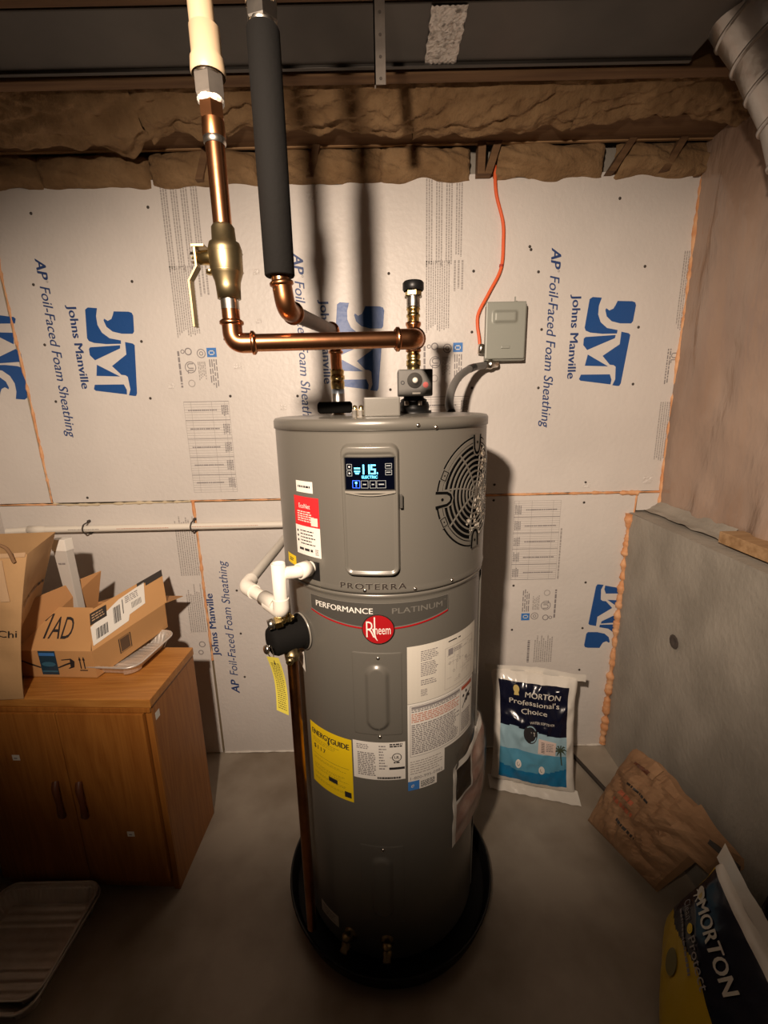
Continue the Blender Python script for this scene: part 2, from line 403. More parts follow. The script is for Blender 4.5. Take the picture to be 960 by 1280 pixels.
def table(pr, u0, v0, u1, v1, cols=36, groups=5):
    for i in range(cols + 1): x = u0 + (u1 - u0) * i / cols; pr.rect(x - .0005, v0, x + .0005, v1, LINK, .0008)
    for k in (0, .16, .62, .9, 1): y = v0 + (v1 - v0) * k; pr.rect(u0, y - .0005, u1, y + .0005, LINK, .0008)
    for c in range(groups):
        xx = u0 + (u1 - u0) * (c + .5) / groups; gw = (u1 - u0) / groups
        rnd = random.Random(c)
        y = v0 + .015
        while y < v1 - .05: pr.rect(xx - .006, y, xx - .001, y + .006, GINK, .0009); y += .006 + .003 * rnd.random()
        pr.rect(u0 + gw * c - .001, v0, u0 + gw * c + .001, v1, GINK, .0009)
        pr.dashes(xx - .022, v1 - .032, xx + .022, v1 - .004, 4, GINK, .0009, .6, .006, .2, c)
def unit(parent, bx, oz=2.160, only=None):
    pr = Print(plane_map(bx, oz, 'down'))
    if only is None or 'ap' in only:
        pr.text('AP', .052, 0, -.019, BLUET, .0008, shear=.2, bold=.045, width=.070)
        pr.disc(.079, .012, .004, GINK, .0008, 10, .0025)
        pr.text('Foil-Faced Foam Sheathing', .052, .094, -.019, BLUET, .0008, shear=.22, bold=.012, width=.556)
        pr.build('printed_slogan', parent)
        pr = Print(plane_map(bx, oz, 'down'))
        pr.text('Johns Manville', .045, .160, .072, BLUET, .0008, bold=.04, width=.302)
        pr.build('printed_name', parent)
    if only is None or 'mono' in only:
        pr = Print(plane_map(bx, oz, 'down')); monogram(pr, .170, .125, 1.0); pr.build('printed_monogram', parent)
    if only is None or 'fine' in only:
        pr = Print(plane_map(bx, oz, 'down'))
        for k in range(4):
            if k != 1: pr.dashes(-.235, .468 + .036 * k, .055 - .03 * (k == 3), .468 + .036 * k + .027, 3, LINK, .0008, .55, .007, .06, 11 + k)
        pr.dashes(-.235, .504, .055, .531, 3, LINK, .0008, .55, .007, .06, 31)
        pr.dashes(.035, .468, .285, .560, 11, LINK, .0008, .5, .007, .12, 17)
        pr.dashes(.035, .570, .14, .612, 3, LINK, .0008, .5, .007, .1, 18)
        pr.build('printed_fine_text', parent)
        pr = Print(plane_map(bx, oz, 'down')); approvals(pr, .322, .470); pr.build('printed_approval_marks', parent)
        pr = Print(plane_map(bx, oz, 'down')); table(pr, .522, .462, .885, .640); pr.build('printed_table', parent)
unit(main, -1.244); unit(main, -.296); 
unit(main, .655, only=('ap', 'mono'))
# third block: only its first slice fits before the sheet ends
pr = Print(plane_map(.655, 2.16, 'down'))
pr.dashes(.02, .470, .30, .494, 3, LINK, .0008, .5, .007, .1, 51); pr.dashes(.36, .452, .50, .470, 2, GINK, .0008, .5, .012, .1, 52)
pr.dashes(.56, .448, .80, .492, 5, LINK, .0008, .5, .006, .1, 53); pr.text('UL', .034, .375, .470, GINK, .0008)
pr.build('printed_fine_text', main)
# left sheet: upside-down print, cropped at the frame
pr = Print(plane_map(-1.362, 1.66, 'up'))
import mathutils.geometry as G_
for poly in MON[:6]:
    pts = [ipt(x, y) for x, y in poly]
    for t in G_.tessellate_polygon([[Vector((a, c, 0)) for a, c in pts]]):
        pr.poly([(pts[i][0], pts[i][1] + .020) for i in t], BLUE, .0008)
pr.build('printed_monogram', lefts)
# lower middle sheet prints
pr = Print(plane_map(-.715, .325, 'up'))
pr.text('AP', .052, 0, -.030, BLUET, .0008, shear=.2, bold=.045, width=.070)
pr.text('Foil-Faced Foam Sheathing', .052, .094, -.030, BLUET, .0008, shear=.22, width=.556)
pr.text('Johns Manville', .045, .195, .043, BLUET, .0008, bold=.04, width=.302)
pr.build('printed_slogan', low_m)
pr = Print(plane_map(1.040, .505, 'up'))
for poly in MON:
    pts = [ipt(x, y) for x, y in poly]
    for t in G_.tessellate_polygon([[Vector((a, c, 0)) for a, c in pts]]):
        q = [(pts[i][0] * 1.0, pts[i][1] - .040) for i in t]
        q = [(a, max(c, 0.0)) for a, c in q]
        pr.poly(q, BLUE, .0008)
pr.build('printed_monogram', low_m)
pr = Print(plane_map(.760, .860, 'up')); table(pr, 0, .02, .35, .215); pr.dashes(.0, .004, .3, .016, 1, LINK, word=.01, seed=2); pr.build('printed_table', low_m)
pr = Print(lambda u, v, d: Vector((.600 + (.142 - v), D - d, .665 + u))); approvals(pr, 0, 0); pr.build('printed_approval_marks', low_m)
pr = Print(plane_map(.750, .455, 'up')); pr.dashes(0, 0, .14, .085, 9, LINK, word=.007, seed=77); pr.dashes(0, .10, .14, .118, 1, GINK, word=.008, seed=78); pr.build('printed_fine_text', low_m)
pr = Print(plane_map(-.800, .640, 'up'))
pr.dashes(.27, .0, .55, .085, 9, LINK, word=.007, seed=61)
pr.build('printed_fine_text', low_l)
pr = Print(plane_map(-.800, .640, 'up')); pr.dashes(.0, -.02 + .022, .24, .075, 8, LINK, word=.007, seed=62); pr.disc(-.06, .03, .015, GINK, .0008, 12, .011); pr.disc(-.10, .04, .012, GINK, .0008, 12, .008); pr.build('printed_fine_text', low_l)
# washers / nail heads through the sheets
NAILS = [(-1.246, 2.306), (-.824, 2.318), (-1.285, 2.072), (-1.285, 1.861), (-1.283, 1.65), (-.914, 1.866), (-.91, 1.655), (-.918, 2.076), (-.597, 2.08), (-.595, 1.868), (-.595, 1.657),
         (.036, 2.085), (.351, 2.087), (.35, 1.875), (.356, 1.669), (.592, 2.08), (.616, 1.879), (.617, 1.664), (.87, 2.315), (.986, 2.091), (.986, 1.88), (.988, 1.671), (.835, 1.283), (.459, 1.281), (.035, 1.669), (-.331, 1.652), (-1.227, 1.262), (.555, 2.165), (.560, 2.155)]
NAILS2 = [(.836, 1.198), (.873, .84), (.878, .621), (.881, .411), (.559, .832), (.562, .62), (.458, 1.215), (-.65, .836), (-.652, .629), (-.655, .41)]
for par, lst in ((main, NAILS), (low_m, NAILS2)):
    for x, z in lst:
        q = MB(); q.lathe((x, D - .0035, z), (0, 1, 0), [(0, 0), (0, .0035), (.003, .0055)], STICK, 8); q.build('nail_head', par)
# scuffs and torn facer
for x, z, s in ((-.235, 2.34, .02), (-.455, 2.10, .012), (-.46, 1.93, .010), (-.39, 1.61, .012), (1.09, 1.29, .02), (.84, 1.272, .013), (-.555, 1.77, .014), (-.82, 1.70, .012)):
    q = MB(); rr = random.Random(int(x * 100))
    q.grid(lambda a, c: Vector((x + (a - .5) * s * 2, D - .001 - .004 * abs(noise.noise((a * 4 + x, c * 4, z))), z + (c - .5) * s * 1.6)), 6, 6, FOIL, False); q.build('foil_tear', main)

# expanding foam beads in the joints
def bead(pts, r, name='spray_foam_bead', step=.012, amp=.5, mtl=None, parent=None):
    out = []; P_ = [Vector(p) for p in pts]
    for i in range(len(P_) - 1):
        L_ = (P_[i + 1] - P_[i]).length; n = max(2, int(L_ / step))
        out += [P_[i].lerp(P_[i + 1], k / n) for k in range(n)]
    out.append(P_[-1]); rs = []
    for i, p in enumerate(out):
        q = noise.noise(p * 28) + .7 * noise.noise(p * 75); rs.append(max(r * (1 + amp * q * 1.6), r * .25))
        out[i] = p + Vector((noise.noise(p * 15 + Vector((9, 0, 0))), 0, noise.noise(p * 15 + Vector((0, 9, 0))))) * r * .35
    b = MB(); b.tube(out, rs, mtl or SPRAY, 8); return b.build(name, parent or wall_back)
bead([(-1.377, D + .001, 1.243), (-1.384, D + .001, 1.7), (-1.407, D + .001, 2.39)], .0048, amp=.8)
bead([(-1.60, D, 1.238), (-1.36, D, 1.236)], .0035); bead([(-1.37, D, 1.240), (-1.31, D, 1.232), (-.80, D, 1.238)], .0042, amp=.9, mtl=FOAMEDGE)
bead([(-.792, D + .001, 1.24), (-.792, D + .001, .50)], .0055)
bead([(-.80, D, 1.239), (.40, D, 1.238)], .0028)
bead([(.40, D, 1.238), (1.155, D, 1.238)], .0050); bead([(.98, D - .002, 1.236), (1.055, D - .002, 1.234)], .009)
bead([(1.055, D, 1.235), (1.050, D, 1.15)], .0035)
bead([(1.030, D - .008, 1.150), (1.022, D - .008, .02)], .0125, amp=.7, step=.008)
bead([(1.155, D - .002, 2.40), (1.152, D - .002, 1.17)], .0075)
bead([(1.12, D - .01, 2.392), (1.165, D - .02, 2.398)], .015, amp=1.0, mtl=BATT)
bead([(-.787, D - .001, .004), (1.03, D - .001, .004)], .004, mtl=BAGW)

# upper right: plastic sheeting over framed wall
def plast(a, c):
    y = 1.855 - a * 3.0; z = 1.185 + c * 1.40
    f = .040 * noise.noise((a * 13, c * 2.2, 2)) + .020 * noise.noise((a * 30, c * 6, 5)) + .010 * abs(noise.noise((a * 18 + c * 9, c * 7, 8)))
    return Vector((1.150 + f * min(1, a * 14) - .03 * (1 - min(1, c * 9)) * 0, y, z))
b = MB(); b.grid(plast, 150, 70, PLASTIC); b.build('plastic_sheeting', wall_right)
b = MB(); b.box((1.07, -.8, 1.163), (1.145, 1.375, 1.200), WOOD, .002); b.build('sill_plate', wall_right)
q = MB(); q.grid(lambda a, c: Vector((1.09 + c * .06 + .01 * noise.noise((a * 5, c * 3, 4)), 1.85 - a * .45, 1.163 + .035 * c * c + .006 * noise.noise((a * 9, c * 5, 1)))), 24, 8, CONC); q.build('mortar_bed', wall_right)
# hole in the cast concrete
q = MB(); q.lathe((1.026, 1.445, .77), (-1, .02, 0), [(0, .0), (.001, .012), (.0035, .020), (.0015, .026)], mat('hole_dark', (.07, .055, .045), .9, bump=1, bscale=80), 11); q.build('spalled_hole', wall_right)

# ceiling: subfloor, joists, top plate, batts
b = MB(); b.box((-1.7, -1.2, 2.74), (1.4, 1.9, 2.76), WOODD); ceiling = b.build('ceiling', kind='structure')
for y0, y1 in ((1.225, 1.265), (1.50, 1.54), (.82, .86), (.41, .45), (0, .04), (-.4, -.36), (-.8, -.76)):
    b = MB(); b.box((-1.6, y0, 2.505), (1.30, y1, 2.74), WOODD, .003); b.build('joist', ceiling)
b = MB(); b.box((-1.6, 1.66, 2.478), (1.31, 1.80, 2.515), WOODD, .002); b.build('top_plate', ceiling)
b = MB(); b.box((-1.6, 1.790, 2.474), (1.31, 1.802, 2.492), WOOD, .002); b.build('furring_strip', ceiling)
def batt_hang(x0, x1, sd):
    def f(a, c):
        x = x0 + (x1 - x0) * a
        drop = noise.noise((x * 1.7, 3, 0)) + .55 * noise.noise((x * 5.5, 7, 3)) + .25 * noise.noise((x * 14, 7, sd))
        y = 1.535 + c * (.175 + .085 * drop)
        k = math.sin(min(1, c) * PI * .62) ** .8
        z = 2.56 - .10 * k * (1 + .35 * drop) + .020 * noise.noise((x * 6 + c * 3, c * 3, sd)) + .012 * noise.noise((x * 15 + c * 5, c * 7, sd)) + .007 * noise.noise((x * 40, c * 15, sd))
        if c > .9: z += (c - .9) * .5
        return Vector((x, y, z))
    b = MB(); b.grid(f, 130, 34, BATT)
    b.build('insulation_batt', ceiling)
batt_hang(-1.60, -.72, 1); batt_hang(-.722, .12, 2); batt_hang(.118, .62, 3); batt_hang(.618, 1.30, 4)
for i, (x0, x1) in enumerate([(-1.60, -1.18), (-1.19, -.80), (-.80, -.42), (-.43, .02), (.01, .33), (.41, .80), (.84, 1.20)]):
    def f(a, c, x0=x0, x1=x1, i=i):
        x = x0 + (x1 - x0) * a; s = noise.noise((x * 9 + c * 4, i, c * 2)) + .5 * noise.noise((x * 26 + c * 8, i, c * 4))
        bul = math.sin(a * PI) ** .25 * math.sin(min(1, c * 1.02) * PI) ** .4
        return Vector((x, 1.834 - .045 * bul - .020 * s, 2.378 + .11 * c + .016 * noise.noise((x * 9, 0, i)) * (1 - c)))
    b = MB(); b.grid(f, 44, 12, BATT, flip=True); b.build('insulation_batt', ceiling)
for x, l in ((.36, .0), (.385, .03), (.815, .06), (1.00, .05), (-.62, .04), (-.235, .03)):
    b = MB(); b.hexa([(x - .012, 1.79, 2.385), (x + .014, 1.79, 2.385), (x + .014, 1.83, 2.385), (x - .012, 1.83, 2.385), (x + l - .012, 1.78, 2.478), (x + l + .014, 1.78, 2.478), (x + l + .014, 1.83, 2.478), (x + l - .012, 1.83, 2.478)], WOODD, .001); b.build('blocking', ceiling)

# ================================================================== DUCTS, STRAP
t = thing('air_duct', 'long galvanized rectangular metal duct running across the ceiling between joists', 'duct', (0, 1.38, 2.50))
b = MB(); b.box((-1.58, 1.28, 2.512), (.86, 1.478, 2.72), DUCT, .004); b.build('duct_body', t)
b = MB(); b.box((-1.58, 1.470, 2.505), (.86, 1.482, 2.520), DUCT, .001); b.build('seam_flange', t)
b = MB(); b.grid(lambda a, c: Vector((.135 + a * .085 + .006 * noise.noise((c * 9, 1, 1)), 1.285 + c * .195, 2.5095 - .005 * abs(noise.noise((a * 7, c * 15, 0))))), 14, 30, FOILTAPE, False, True); b.build('foil_tape_patch', t)
t = thing('flexible_duct', 'silver segmented round metal duct elbow in the upper right corner', 'duct', (.95, 1.2, 2.3))
pth = spline([(.80, 1.38, 2.70), (.895, 1.365, 2.60), (.975, 1.33, 2.47), (1.045, 1.29, 2.31), (1.105, 1.26, 2.12)], 2)
for i in range(len(pth) - 1):
    d_ = (pth[i + 1] - pth[i]).normalized()
    b = MB(); b.tube([pth[i] - d_ * .006, pth[i + 1] + d_ * .006], [.096, .092] if i % 2 else [.092, .096], FLEX, 40); b.build('elbow_gore', t)
    b = MB(); b.lathe(pth[i + 1], d_, [(-.004, .094), (-.001, .0995), (.005, .0995), (.008, .094)], FLEX, 40); b.build('gore_seam', t)
t = thing('hanger_strap', 'grey perforated metal strap hanging from the ceiling, upper middle', 'strap', (.012, 1.2, 2.31))
b = MB(); b.box((-.001, 1.199, 2.310), (.024, 1.202, 2.52), STEELD); b.box((-.001, 1.199, 2.310), (.002, 1.214, 2.52), STEELD); b.build('strap_plate', t)
for z in (2.32, 2.36, 2.40, 2.44):
    b = MB(); b.lathe((.013, 1.1985, z), (0, 1, 0), [(0, 0), (0, .0035)], STICK, 10); b.build('strap_hole', t)

# ================================================================== WATER HEATER
HC = Vector((-.003, 1.245, 0)); RU, RL = .281, .276
def cyl(r, th0=0.0, z0=0.0):
    return lambda u, v, d: Vector((HC.x + (r + d) * math.sin(math.radians(th0) + u / r), HC.y - (r + d) * math.cos(math.radians(th0) + u / r), z0 + v))
def arc(th, r): return math.radians(th) * r
heater = thing('water_heater', 'tall grey cylindrical heat pump water heater with lit screen, round side grille and labels', 'water heater', (HC.x, HC.y, .03))
b = MB(); b.lathe((HC.x, HC.y, 0), (0, 0, 1), [(.022, 0), (.022, .262), (.03, .272), (.04, RL), (.046, RL), (.08, RL), (1.10, RL), (1.170, RL), (1.176, RL), (1.180, RL + .004), (1.187, RL + .004), (1.189, RL - .004)], JACKET, 128); b.build('lower_jacket', heater)
b = MB(); b.lathe((HC.x, HC.y, 0), (0, 0, 1), [(1.189, RL - .004), (1.190, RU), (1.196, RU + .0015), (1.204, RU), (1.208, RU), (1.24, RU), (1.52, RU), (1.556, RU), (1.560, RU), (1.563, RU + .002)], JACKET, 128); b.build('upper_shroud', heater)
b = MB(); b.lathe((HC.x, HC.y, 0), (0, 0, 1), [(1.562, RU + .0005), (1.562, RU + .003), (1.580, RU + .003), (1.586, RU - .001), (1.588, RU - .012), (1.592, .15), (1.594, 0)], JACKET, 128); b.build('top_lid', heater)
b = MB(); b.hexa([cyl(RL, 72, 0)(0, .06, 0), cyl(RL, 74, 0)(0, .06, 0), cyl(RL, 74, 0)(0, .06, .004), cyl(RL, 72, 0)(0, .06, .004), cyl(RL, 72, 0)(0, 1.17, 0), cyl(RL, 74, 0)(0, 1.17, 0), cyl(RL, 74, 0)(0, 1.17, .004), cyl(RL, 72, 0)(0, 1.17, .004)], JACKET, .0008); b.build('jacket_seam', heater)
for th, z, r in ((-9.2, 1.199, RU), (14.8, 1.198, RU), (35.7, 1.200, RU), (16.2, 1.572, RU + .003), (24.8, 1.566, RU + .003), (-3.9, 1.022, RL), (-3.9, .800, RL), (-3.9, .44, RL)):
    m_ = cyl(r, th, z); p = m_(0, 0, -.001); n_ = (m_(0, 0, 1) - p).normalized()
    b = MB(); b.lathe(p, n_, [(0, .0048), (.003, .0045), (.0045, .002), (.0045, 0)], CHROME, 12); b.build('screw', heater)

def rr_sdf(x, y, hw, hh, rad):
    qx, qy = abs(x) - hw + rad, abs(y) - hh + rad
    return min(max(qx, qy), 0) + math.hypot(max(qx, 0), max(qy, 0)) - rad
def sstep(a, b_, x): t = max(0, min(1, (x - a) / (b_ - a))); return t * t * (3 - 2 * t)

# control cover: raised rounded frame with the screen and a plain lower door
hw, hh, zc, thc = .0655, .152, 1.386, -5.3
mp = cyl(RU, thc, zc)
def fcov(a, c):
    x = (a - .5) * 2 * (hw + .002); y = (c - .5) * 2 * (hh + .002)
    s1 = rr_sdf(x, y, hw, hh, .024); s2 = rr_sdf(x, y + .004, hw - .0095, hh - .016, .014)
    h = .016 * (1 - sstep(-.0085, .0005, s1)) - .0045 * (1 - sstep(-.004, .0, s2)) - .001
    sag = y - (.050 - 9 * x * x * 0 - .006 * (1 - (x / hw) ** 2))
    if s2 < -.003 and .046 < y < .056: h += .002
    return mp(x, y, h)
b = MB(); b.grid(fcov, 56, 120, JACKET); cover = b.build('control_cover', heater)
pr = Print(mp)
pr.mb.grid(lambda a, c: mp(-.052 + a * .106, .050 + c * .074, .0135 + .001 * 0), 24, 3, BLACK, False)
scr = pr.build('display', heater)
pr = Print(mp); pr.mb.grid(lambda a, c: mp(-.049 + a * .100, .053 + c * .068, .0145), 24, 3, SCREEN, False); pr.build('screen_glass', scr)
pr = Print(mp); e = .0152
pr.frame(-.052, .050, .054, .124, .0018, JACKETD, .0158, 24)
pr.rect(-.0515, .0445, .0535, .0495, JACKETL, .0155, 20)
pr.strip([(-.050 + .102 * k / 20, .046 - .006 * math.sin(PI * k / 20)) for k in range(21)], .003, JACKETL, .0155)
pr.build('screen_bezel', scr, 'pale rim around the screen')
pr = Print(mp)
def seg(pr, x, y, s, digit):
    on = {'1': 'bc', '5': 'afgcd'}[digit]; w_, h_, t_ = s * .5, s, s * .15
    R = {'a': (0, h_ - t_, w_, h_), 'd': (0, 0, w_, t_), 'g': (0, h_ / 2 - t_ / 2, w_, h_ / 2 + t_ / 2), 'b': (w_ - t_, h_ / 2, w_, h_), 'c': (w_ - t_, 0, w_, h_ / 2), 'f': (0, h_ / 2, t_, h_), 'e': (0, 0, t_, h_ / 2)}
    for k in on: r = R[k]; pr.rect(x + r[0], y + r[1], x + r[2], y + r[3], GLOW, e)
seg(pr, -.020, .086, .021, '1'); seg(pr, -.0085, .086, .021, '1'); seg(pr, .0035, .086, .021, '5'); pr.rect(.0160, .086, .0180, .0905, GLOW, e)
pr.text('ELECTRIC', .0085, .001, .0772, GLOW, e, bold=.03, width=.032, align='c')
pr.rect(-.0305, .097, -.0180, .1005, GLOW, e); pr.rect(-.0305, .091, -.0180, .0938, GLOW, e); pr.poly([(-.0290, .0895), (-.0195, .0895), (-.0210, .0862), (-.0275, .0862)], GLOW, e)
pr.build('lit_digits', scr, 'glowing cyan 115 readout')
pr = Print(mp)
pr.disc(-.0270, .0675, .0026, GLOW, e); pr.rect(-.0283, .0590, -.0257, .0655, GLOWB, e); pr.frame(-.0350, .0560, -.0190, .0730, .0012, GLOWB, e)
for x0, x1 in ((-.0150, -.0040), (.0030, .0120), (.0170, .0320)): pr.frame(x0 - .002, .0560, x1 + .002, .0725, .0008, KEY, e); pr.rect(x0 + .002, .063, x1 - .002, .0655, KEY, e)
for y in (.102, .088): pr.disc(-.0405, y, .0018, WHITE, e); pr.frame(-.0460, y - .006, -.0350, y + .006, .0008, KEY, e)
for y in (.104, .090): pr.rect(.0350, y - .001, .0440, y + .001, KEY, e); pr.frame(.0330, y - .006, .0465, y + .005, .0008, KEY, e)
pr.build('button_icons', scr)
b = MB(); m_ = cyl(RU, 7.9, 1.395); b.hexa([m_(-.002, 0, .004), m_(.004, 0, .004), m_(.004, 0, .012), m_(-.002, 0, .012), m_(-.002, .03, .004), m_(.004, .03, .004), m_(.004, .03, .012), m_(-.002, .03, .012)], JACKETD, .001); b.build('cover_latch', heater)

# stamped element covers
def access(zc, hh, name='access_cover'):
    m2 = cyl(RL, -4.7, zc); hw2 = .063
    def f(a, c):
        x = (a - .5) * 2 * hw2; y = (c - .5) * 2 * hh
        edge = rr_sdf(x, y, hw2, hh, .006); st = rr_sdf(x, y + .008, .031, hh * .80, .031)
        h = .0018 * (1 - sstep(-.003, 0, edge)) + .0075 * (1 - sstep(-.013, .001, st)) - .0008
        return m2(x, y, h)
    b = MB(); b.grid(f, 50, 90, JACKET); return b.build(name, heater)
access(.920, .117); access(.316, .137)

# side fan grille
TC, ZC = 53.0, 1.404; mg = cyl(RU, TC, ZC)
b = MB(); b.grid(lambda a, c: mg((.004 + .131 * c) * math.cos(a * 2 * PI), (.004 + .131 * c) * math.sin(a * 2 * PI), .0006), 64, 10, DARKM, False); gr = b.build('fan_grille', heater)
b = MB(); rnd = random.Random(5)
for k in range(430):
    a = rnd.uniform(-PI, PI); r = math.sqrt(rnd.random()) * .112; x, y = r * math.cos(a), r * math.sin(a)
    if not (x > .004 + .02 * noise.noise((y * 20, 0, 0)) and (x > .022 or y < .02) or (y < -.055 and x > -.035)): continue
    s = rnd.uniform(.0035, .008); k_ = rnd.uniform(0, 6)
    c3 = mg(x, y, .0012); p3 = [mg(x + s * math.cos(k_ + j * 1.57), y + s * math.sin(k_ + j * 1.57), .0008 + rnd.uniform(0, .0032)) for j in range(4)]
    b.add([c3] + p3, [(0, 1, 2), (0, 2, 3), (0, 3, 4), (0, 4, 1)], SILV)
o = b.build('evaporator_foil', gr, 'stuff', 'crumpled silver foil glinting behind the grille')
pr = Print(mg)
for k in range(9):
    r = .0135 + k * .0130; n_ = 24 + k * 7
    pr.strip([(r * math.cos(2 * PI * i / n_), r * math.sin(2 * PI * i / n_)) for i in range(n_)], .0040, JACKET, .0030, .0020, True)
n_ = 96; pr.strip([(.1265 * math.cos(2 * PI * i / n_), .1265 * math.sin(2 * PI * i / n_)) for i in range(n_)], .0090, JACKET, .0030, .0020, True)
for k in range(8):
    a = 2 * PI * (k + .47) / 8; pr.strip([(r * math.cos(a + .25 * (r / .12)), r * math.sin(a + .25 * (r / .12))) for r in (.008, .04, .08, .12)], .0034, JACKET, .0032, .0020)
pr.disc(0, 0, .010, JACKET, .0048)
pr.build('grille_ring', gr)
for a0 in (180, 90, -90):
    pr = Print(mg); ca, sa = math.cos(math.radians(a0)), math.sin(math.radians(a0)); R_ = lambda x, y: (x * ca - y * sa, x * sa + y * ca)
    pr.poly([R_(.139, -.020), R_(.139, .020), R_(.105, .020), R_(.092, .014), R_(.088, 0), R_(.092, -.014), R_(.105, -.020)], JACKET, .0042)
    pr.strip([R_(.139, -.017), R_(.108, -.014), R_(.098, -.008), R_(.095, 0), R_(.098, .008), R_(.108, .014), R_(.139, .017)], .0065, DARKM, .0046)
    pr.disc(*R_(.121, 0), .0035, DARKM, .0046); pr.build('mounting_tab', gr)
for a0 in (205, 155):
    pr = Print(mg); ca, sa = math.cos(math.radians(a0)), math.sin(math.radians(a0)); R_ = lambda x, y: (x * ca - y * sa, x * sa + y * ca)
    pr.poly([R_(.138, -.013), R_(.138, .013), R_(.116, .013), R_(.116, -.013)], JACKET, .0042)
    pr.strip([R_(.134, -.010), R_(.134, .010), R_(.120, .010), R_(.120, -.010)], .003, DARKM, .0046, 0, True); pr.disc(*R_(.127, 0), .002, DARKM, .0046, 8); pr.build('vent_clip', gr)

# badge lettering and labels
pr = Print(cyl(RU, -5.5, 1.209)); pr.text('PROTERRA', .020, 0, -.007, MANB, .0012, bold=.03, width=.155, align='c', space=1.25)
pr.text('PROTERRA', .020, -.001, -.0062, JACKETL, .0009, bold=.03, width=.155, align='c', space=1.25); pr.build('name_lettering', heater)  # pale shifted copy paints a highlight along the dark letters
mb_ = cyl(RL, -3.7, 0); pr = Print(mb_)
U0, U1 = arc(-37.5, RL), arc(37.5, RL)
def band_lo(u): return 1.127 - .024 * (1 - (u / U1) ** 2)
def zt(u): return 1.165
pr.mb.grid(lambda a, c: mb_(U0 + (U1 - U0) * a, band_lo(U0 + (U1 - U0) * a) * (1 - c) + 1.166 * c, .0012), 60, 2, JACKETD, False)
us = [U0 + (U1 - U0) * k / 60 for k in range(61)]
pr.strip([(u, 1.1655) for u in us], .0018, SILVINK, .0022); pr.strip([(u, band_lo(u)) for u in us], .0028, SILVINK, .0022); pr.strip([(u, band_lo(u) - .0032) for u in us], .0042, REDB, .0022)
pr.strip([(U0, 1.127), (U0, 1.166)], .0018, SILVINK, .0022); pr.strip([(U1, 1.127), (U1, 1.166)], .0018, SILVINK, .0022)
pr.text('PERFORMANCE', .0205, U0 + .018, 1.1385, WHITE, .0024, bold=.025, width=.152)
pr.text('PLATINUM', .0205, U1 - .018, 1.1385, SILVINK, .0022, bold=.02, width=.128, align='r'); pr.text('TM', .006, U1 - .014, 1.152, SILVINK, .0022)
pr.build('performance_badge', heater)
mr = cyl(RL, -3.4, 1.100); pr = Print(mr)
pr.mb.grid(lambda a, c: mr(.0385 * c * math.cos(a * 2 * PI), .0385 * c * math.sin(a * 2 * PI), .004), 40, 4, CHROME, False)
pr.mb.grid(lambda a, c: mr(.0362 * c * math.cos(a * 2 * PI), .0362 * c * math.sin(a * 2 * PI), .0046), 40, 4, REDB, False)
pr.text('R', .062, -.028, -.021, WHITE, .0052, bold=-.012, width=.020); pr.strip([(-.012, .002), (-.006, -.022), (-.002, -.029)], [.004, .003, .001], WHITE, .0052)
pr.text('heem', .034, -.008, -.012, WHITE, .0052, bold=.0, width=.037); pr.strip([(-.008, .032), (-.008, -.010)], .003, WHITE, .0052)
pr.build('emblem', heater, 'round red emblem with white lettering')

m_ = cyl(RU, -40.4, 1.433); pr = Print(m_); pr.rect(-.029, -.013, .029, .014, WHITE, .0006, 6); pr.dashes(-.022, -.002, .022, .004, 1, INK, .0010, .8, .006, .1, 4); pr.build('white_sticker', heater)
m_ = cyl(RU, -40.2, 1.338); pr = Print(m_); W_ = .0435
pr.rect(-W_, -.073, W_, .0, WHITE, .0006, 8); pr.rect(-W_, .0, W_, .072, RED, .0006, 8)
pr.text('EcoNet', .016, -.024, .044, WHITE, .0012, bold=.01, width=.040)
pr.dashes(-.031, .010, .034, .038, 5, CREAM, .0012, .5, .008, .3, 6)
pr.rect(.017, .004, .038, .024, CREAM, .0012, 2)
pr.dashes(-.024, -.048, .030, -.008, 5, INK, .0012, .35, .006, .3, 9)
for y in (-.014, -.026, -.038): pr.disc(-.034, y, .0032, INK, .0012, 8)
pr.dashes(-.031, -.062, .018, -.055, 1, INK, .0012, .9, .014, 0, 12); pr.dashes(.026, -.068, .036, -.052, 4, GINK, .0012, .6, .003, 0, 3); pr.build('red_white_label', heater)
m_ = cyl(RU, -56.3, 1.237); pr = Print(m_); pr.rect(-.025, -.012, .025, .014, YEL, .0006, 5); pr.dashes(-.012, -.004, .012, .006, 2, INK, .001, .6, .005, .1, 4); pr.build('yellow_sticker', heater)
m_ = cyl(RU, -36.8, 1.232); pr = Print(m_); pr.rect(-.021, -.025, .019, .022, BLACK, .0012, 5); pr.disc(-.002, .006, .011, JACKETD, .0018, 18, .009); pr.disc(-.002, .006, .006, JACKETD, .0018, 12, .004); pr.build('power_port', heater)

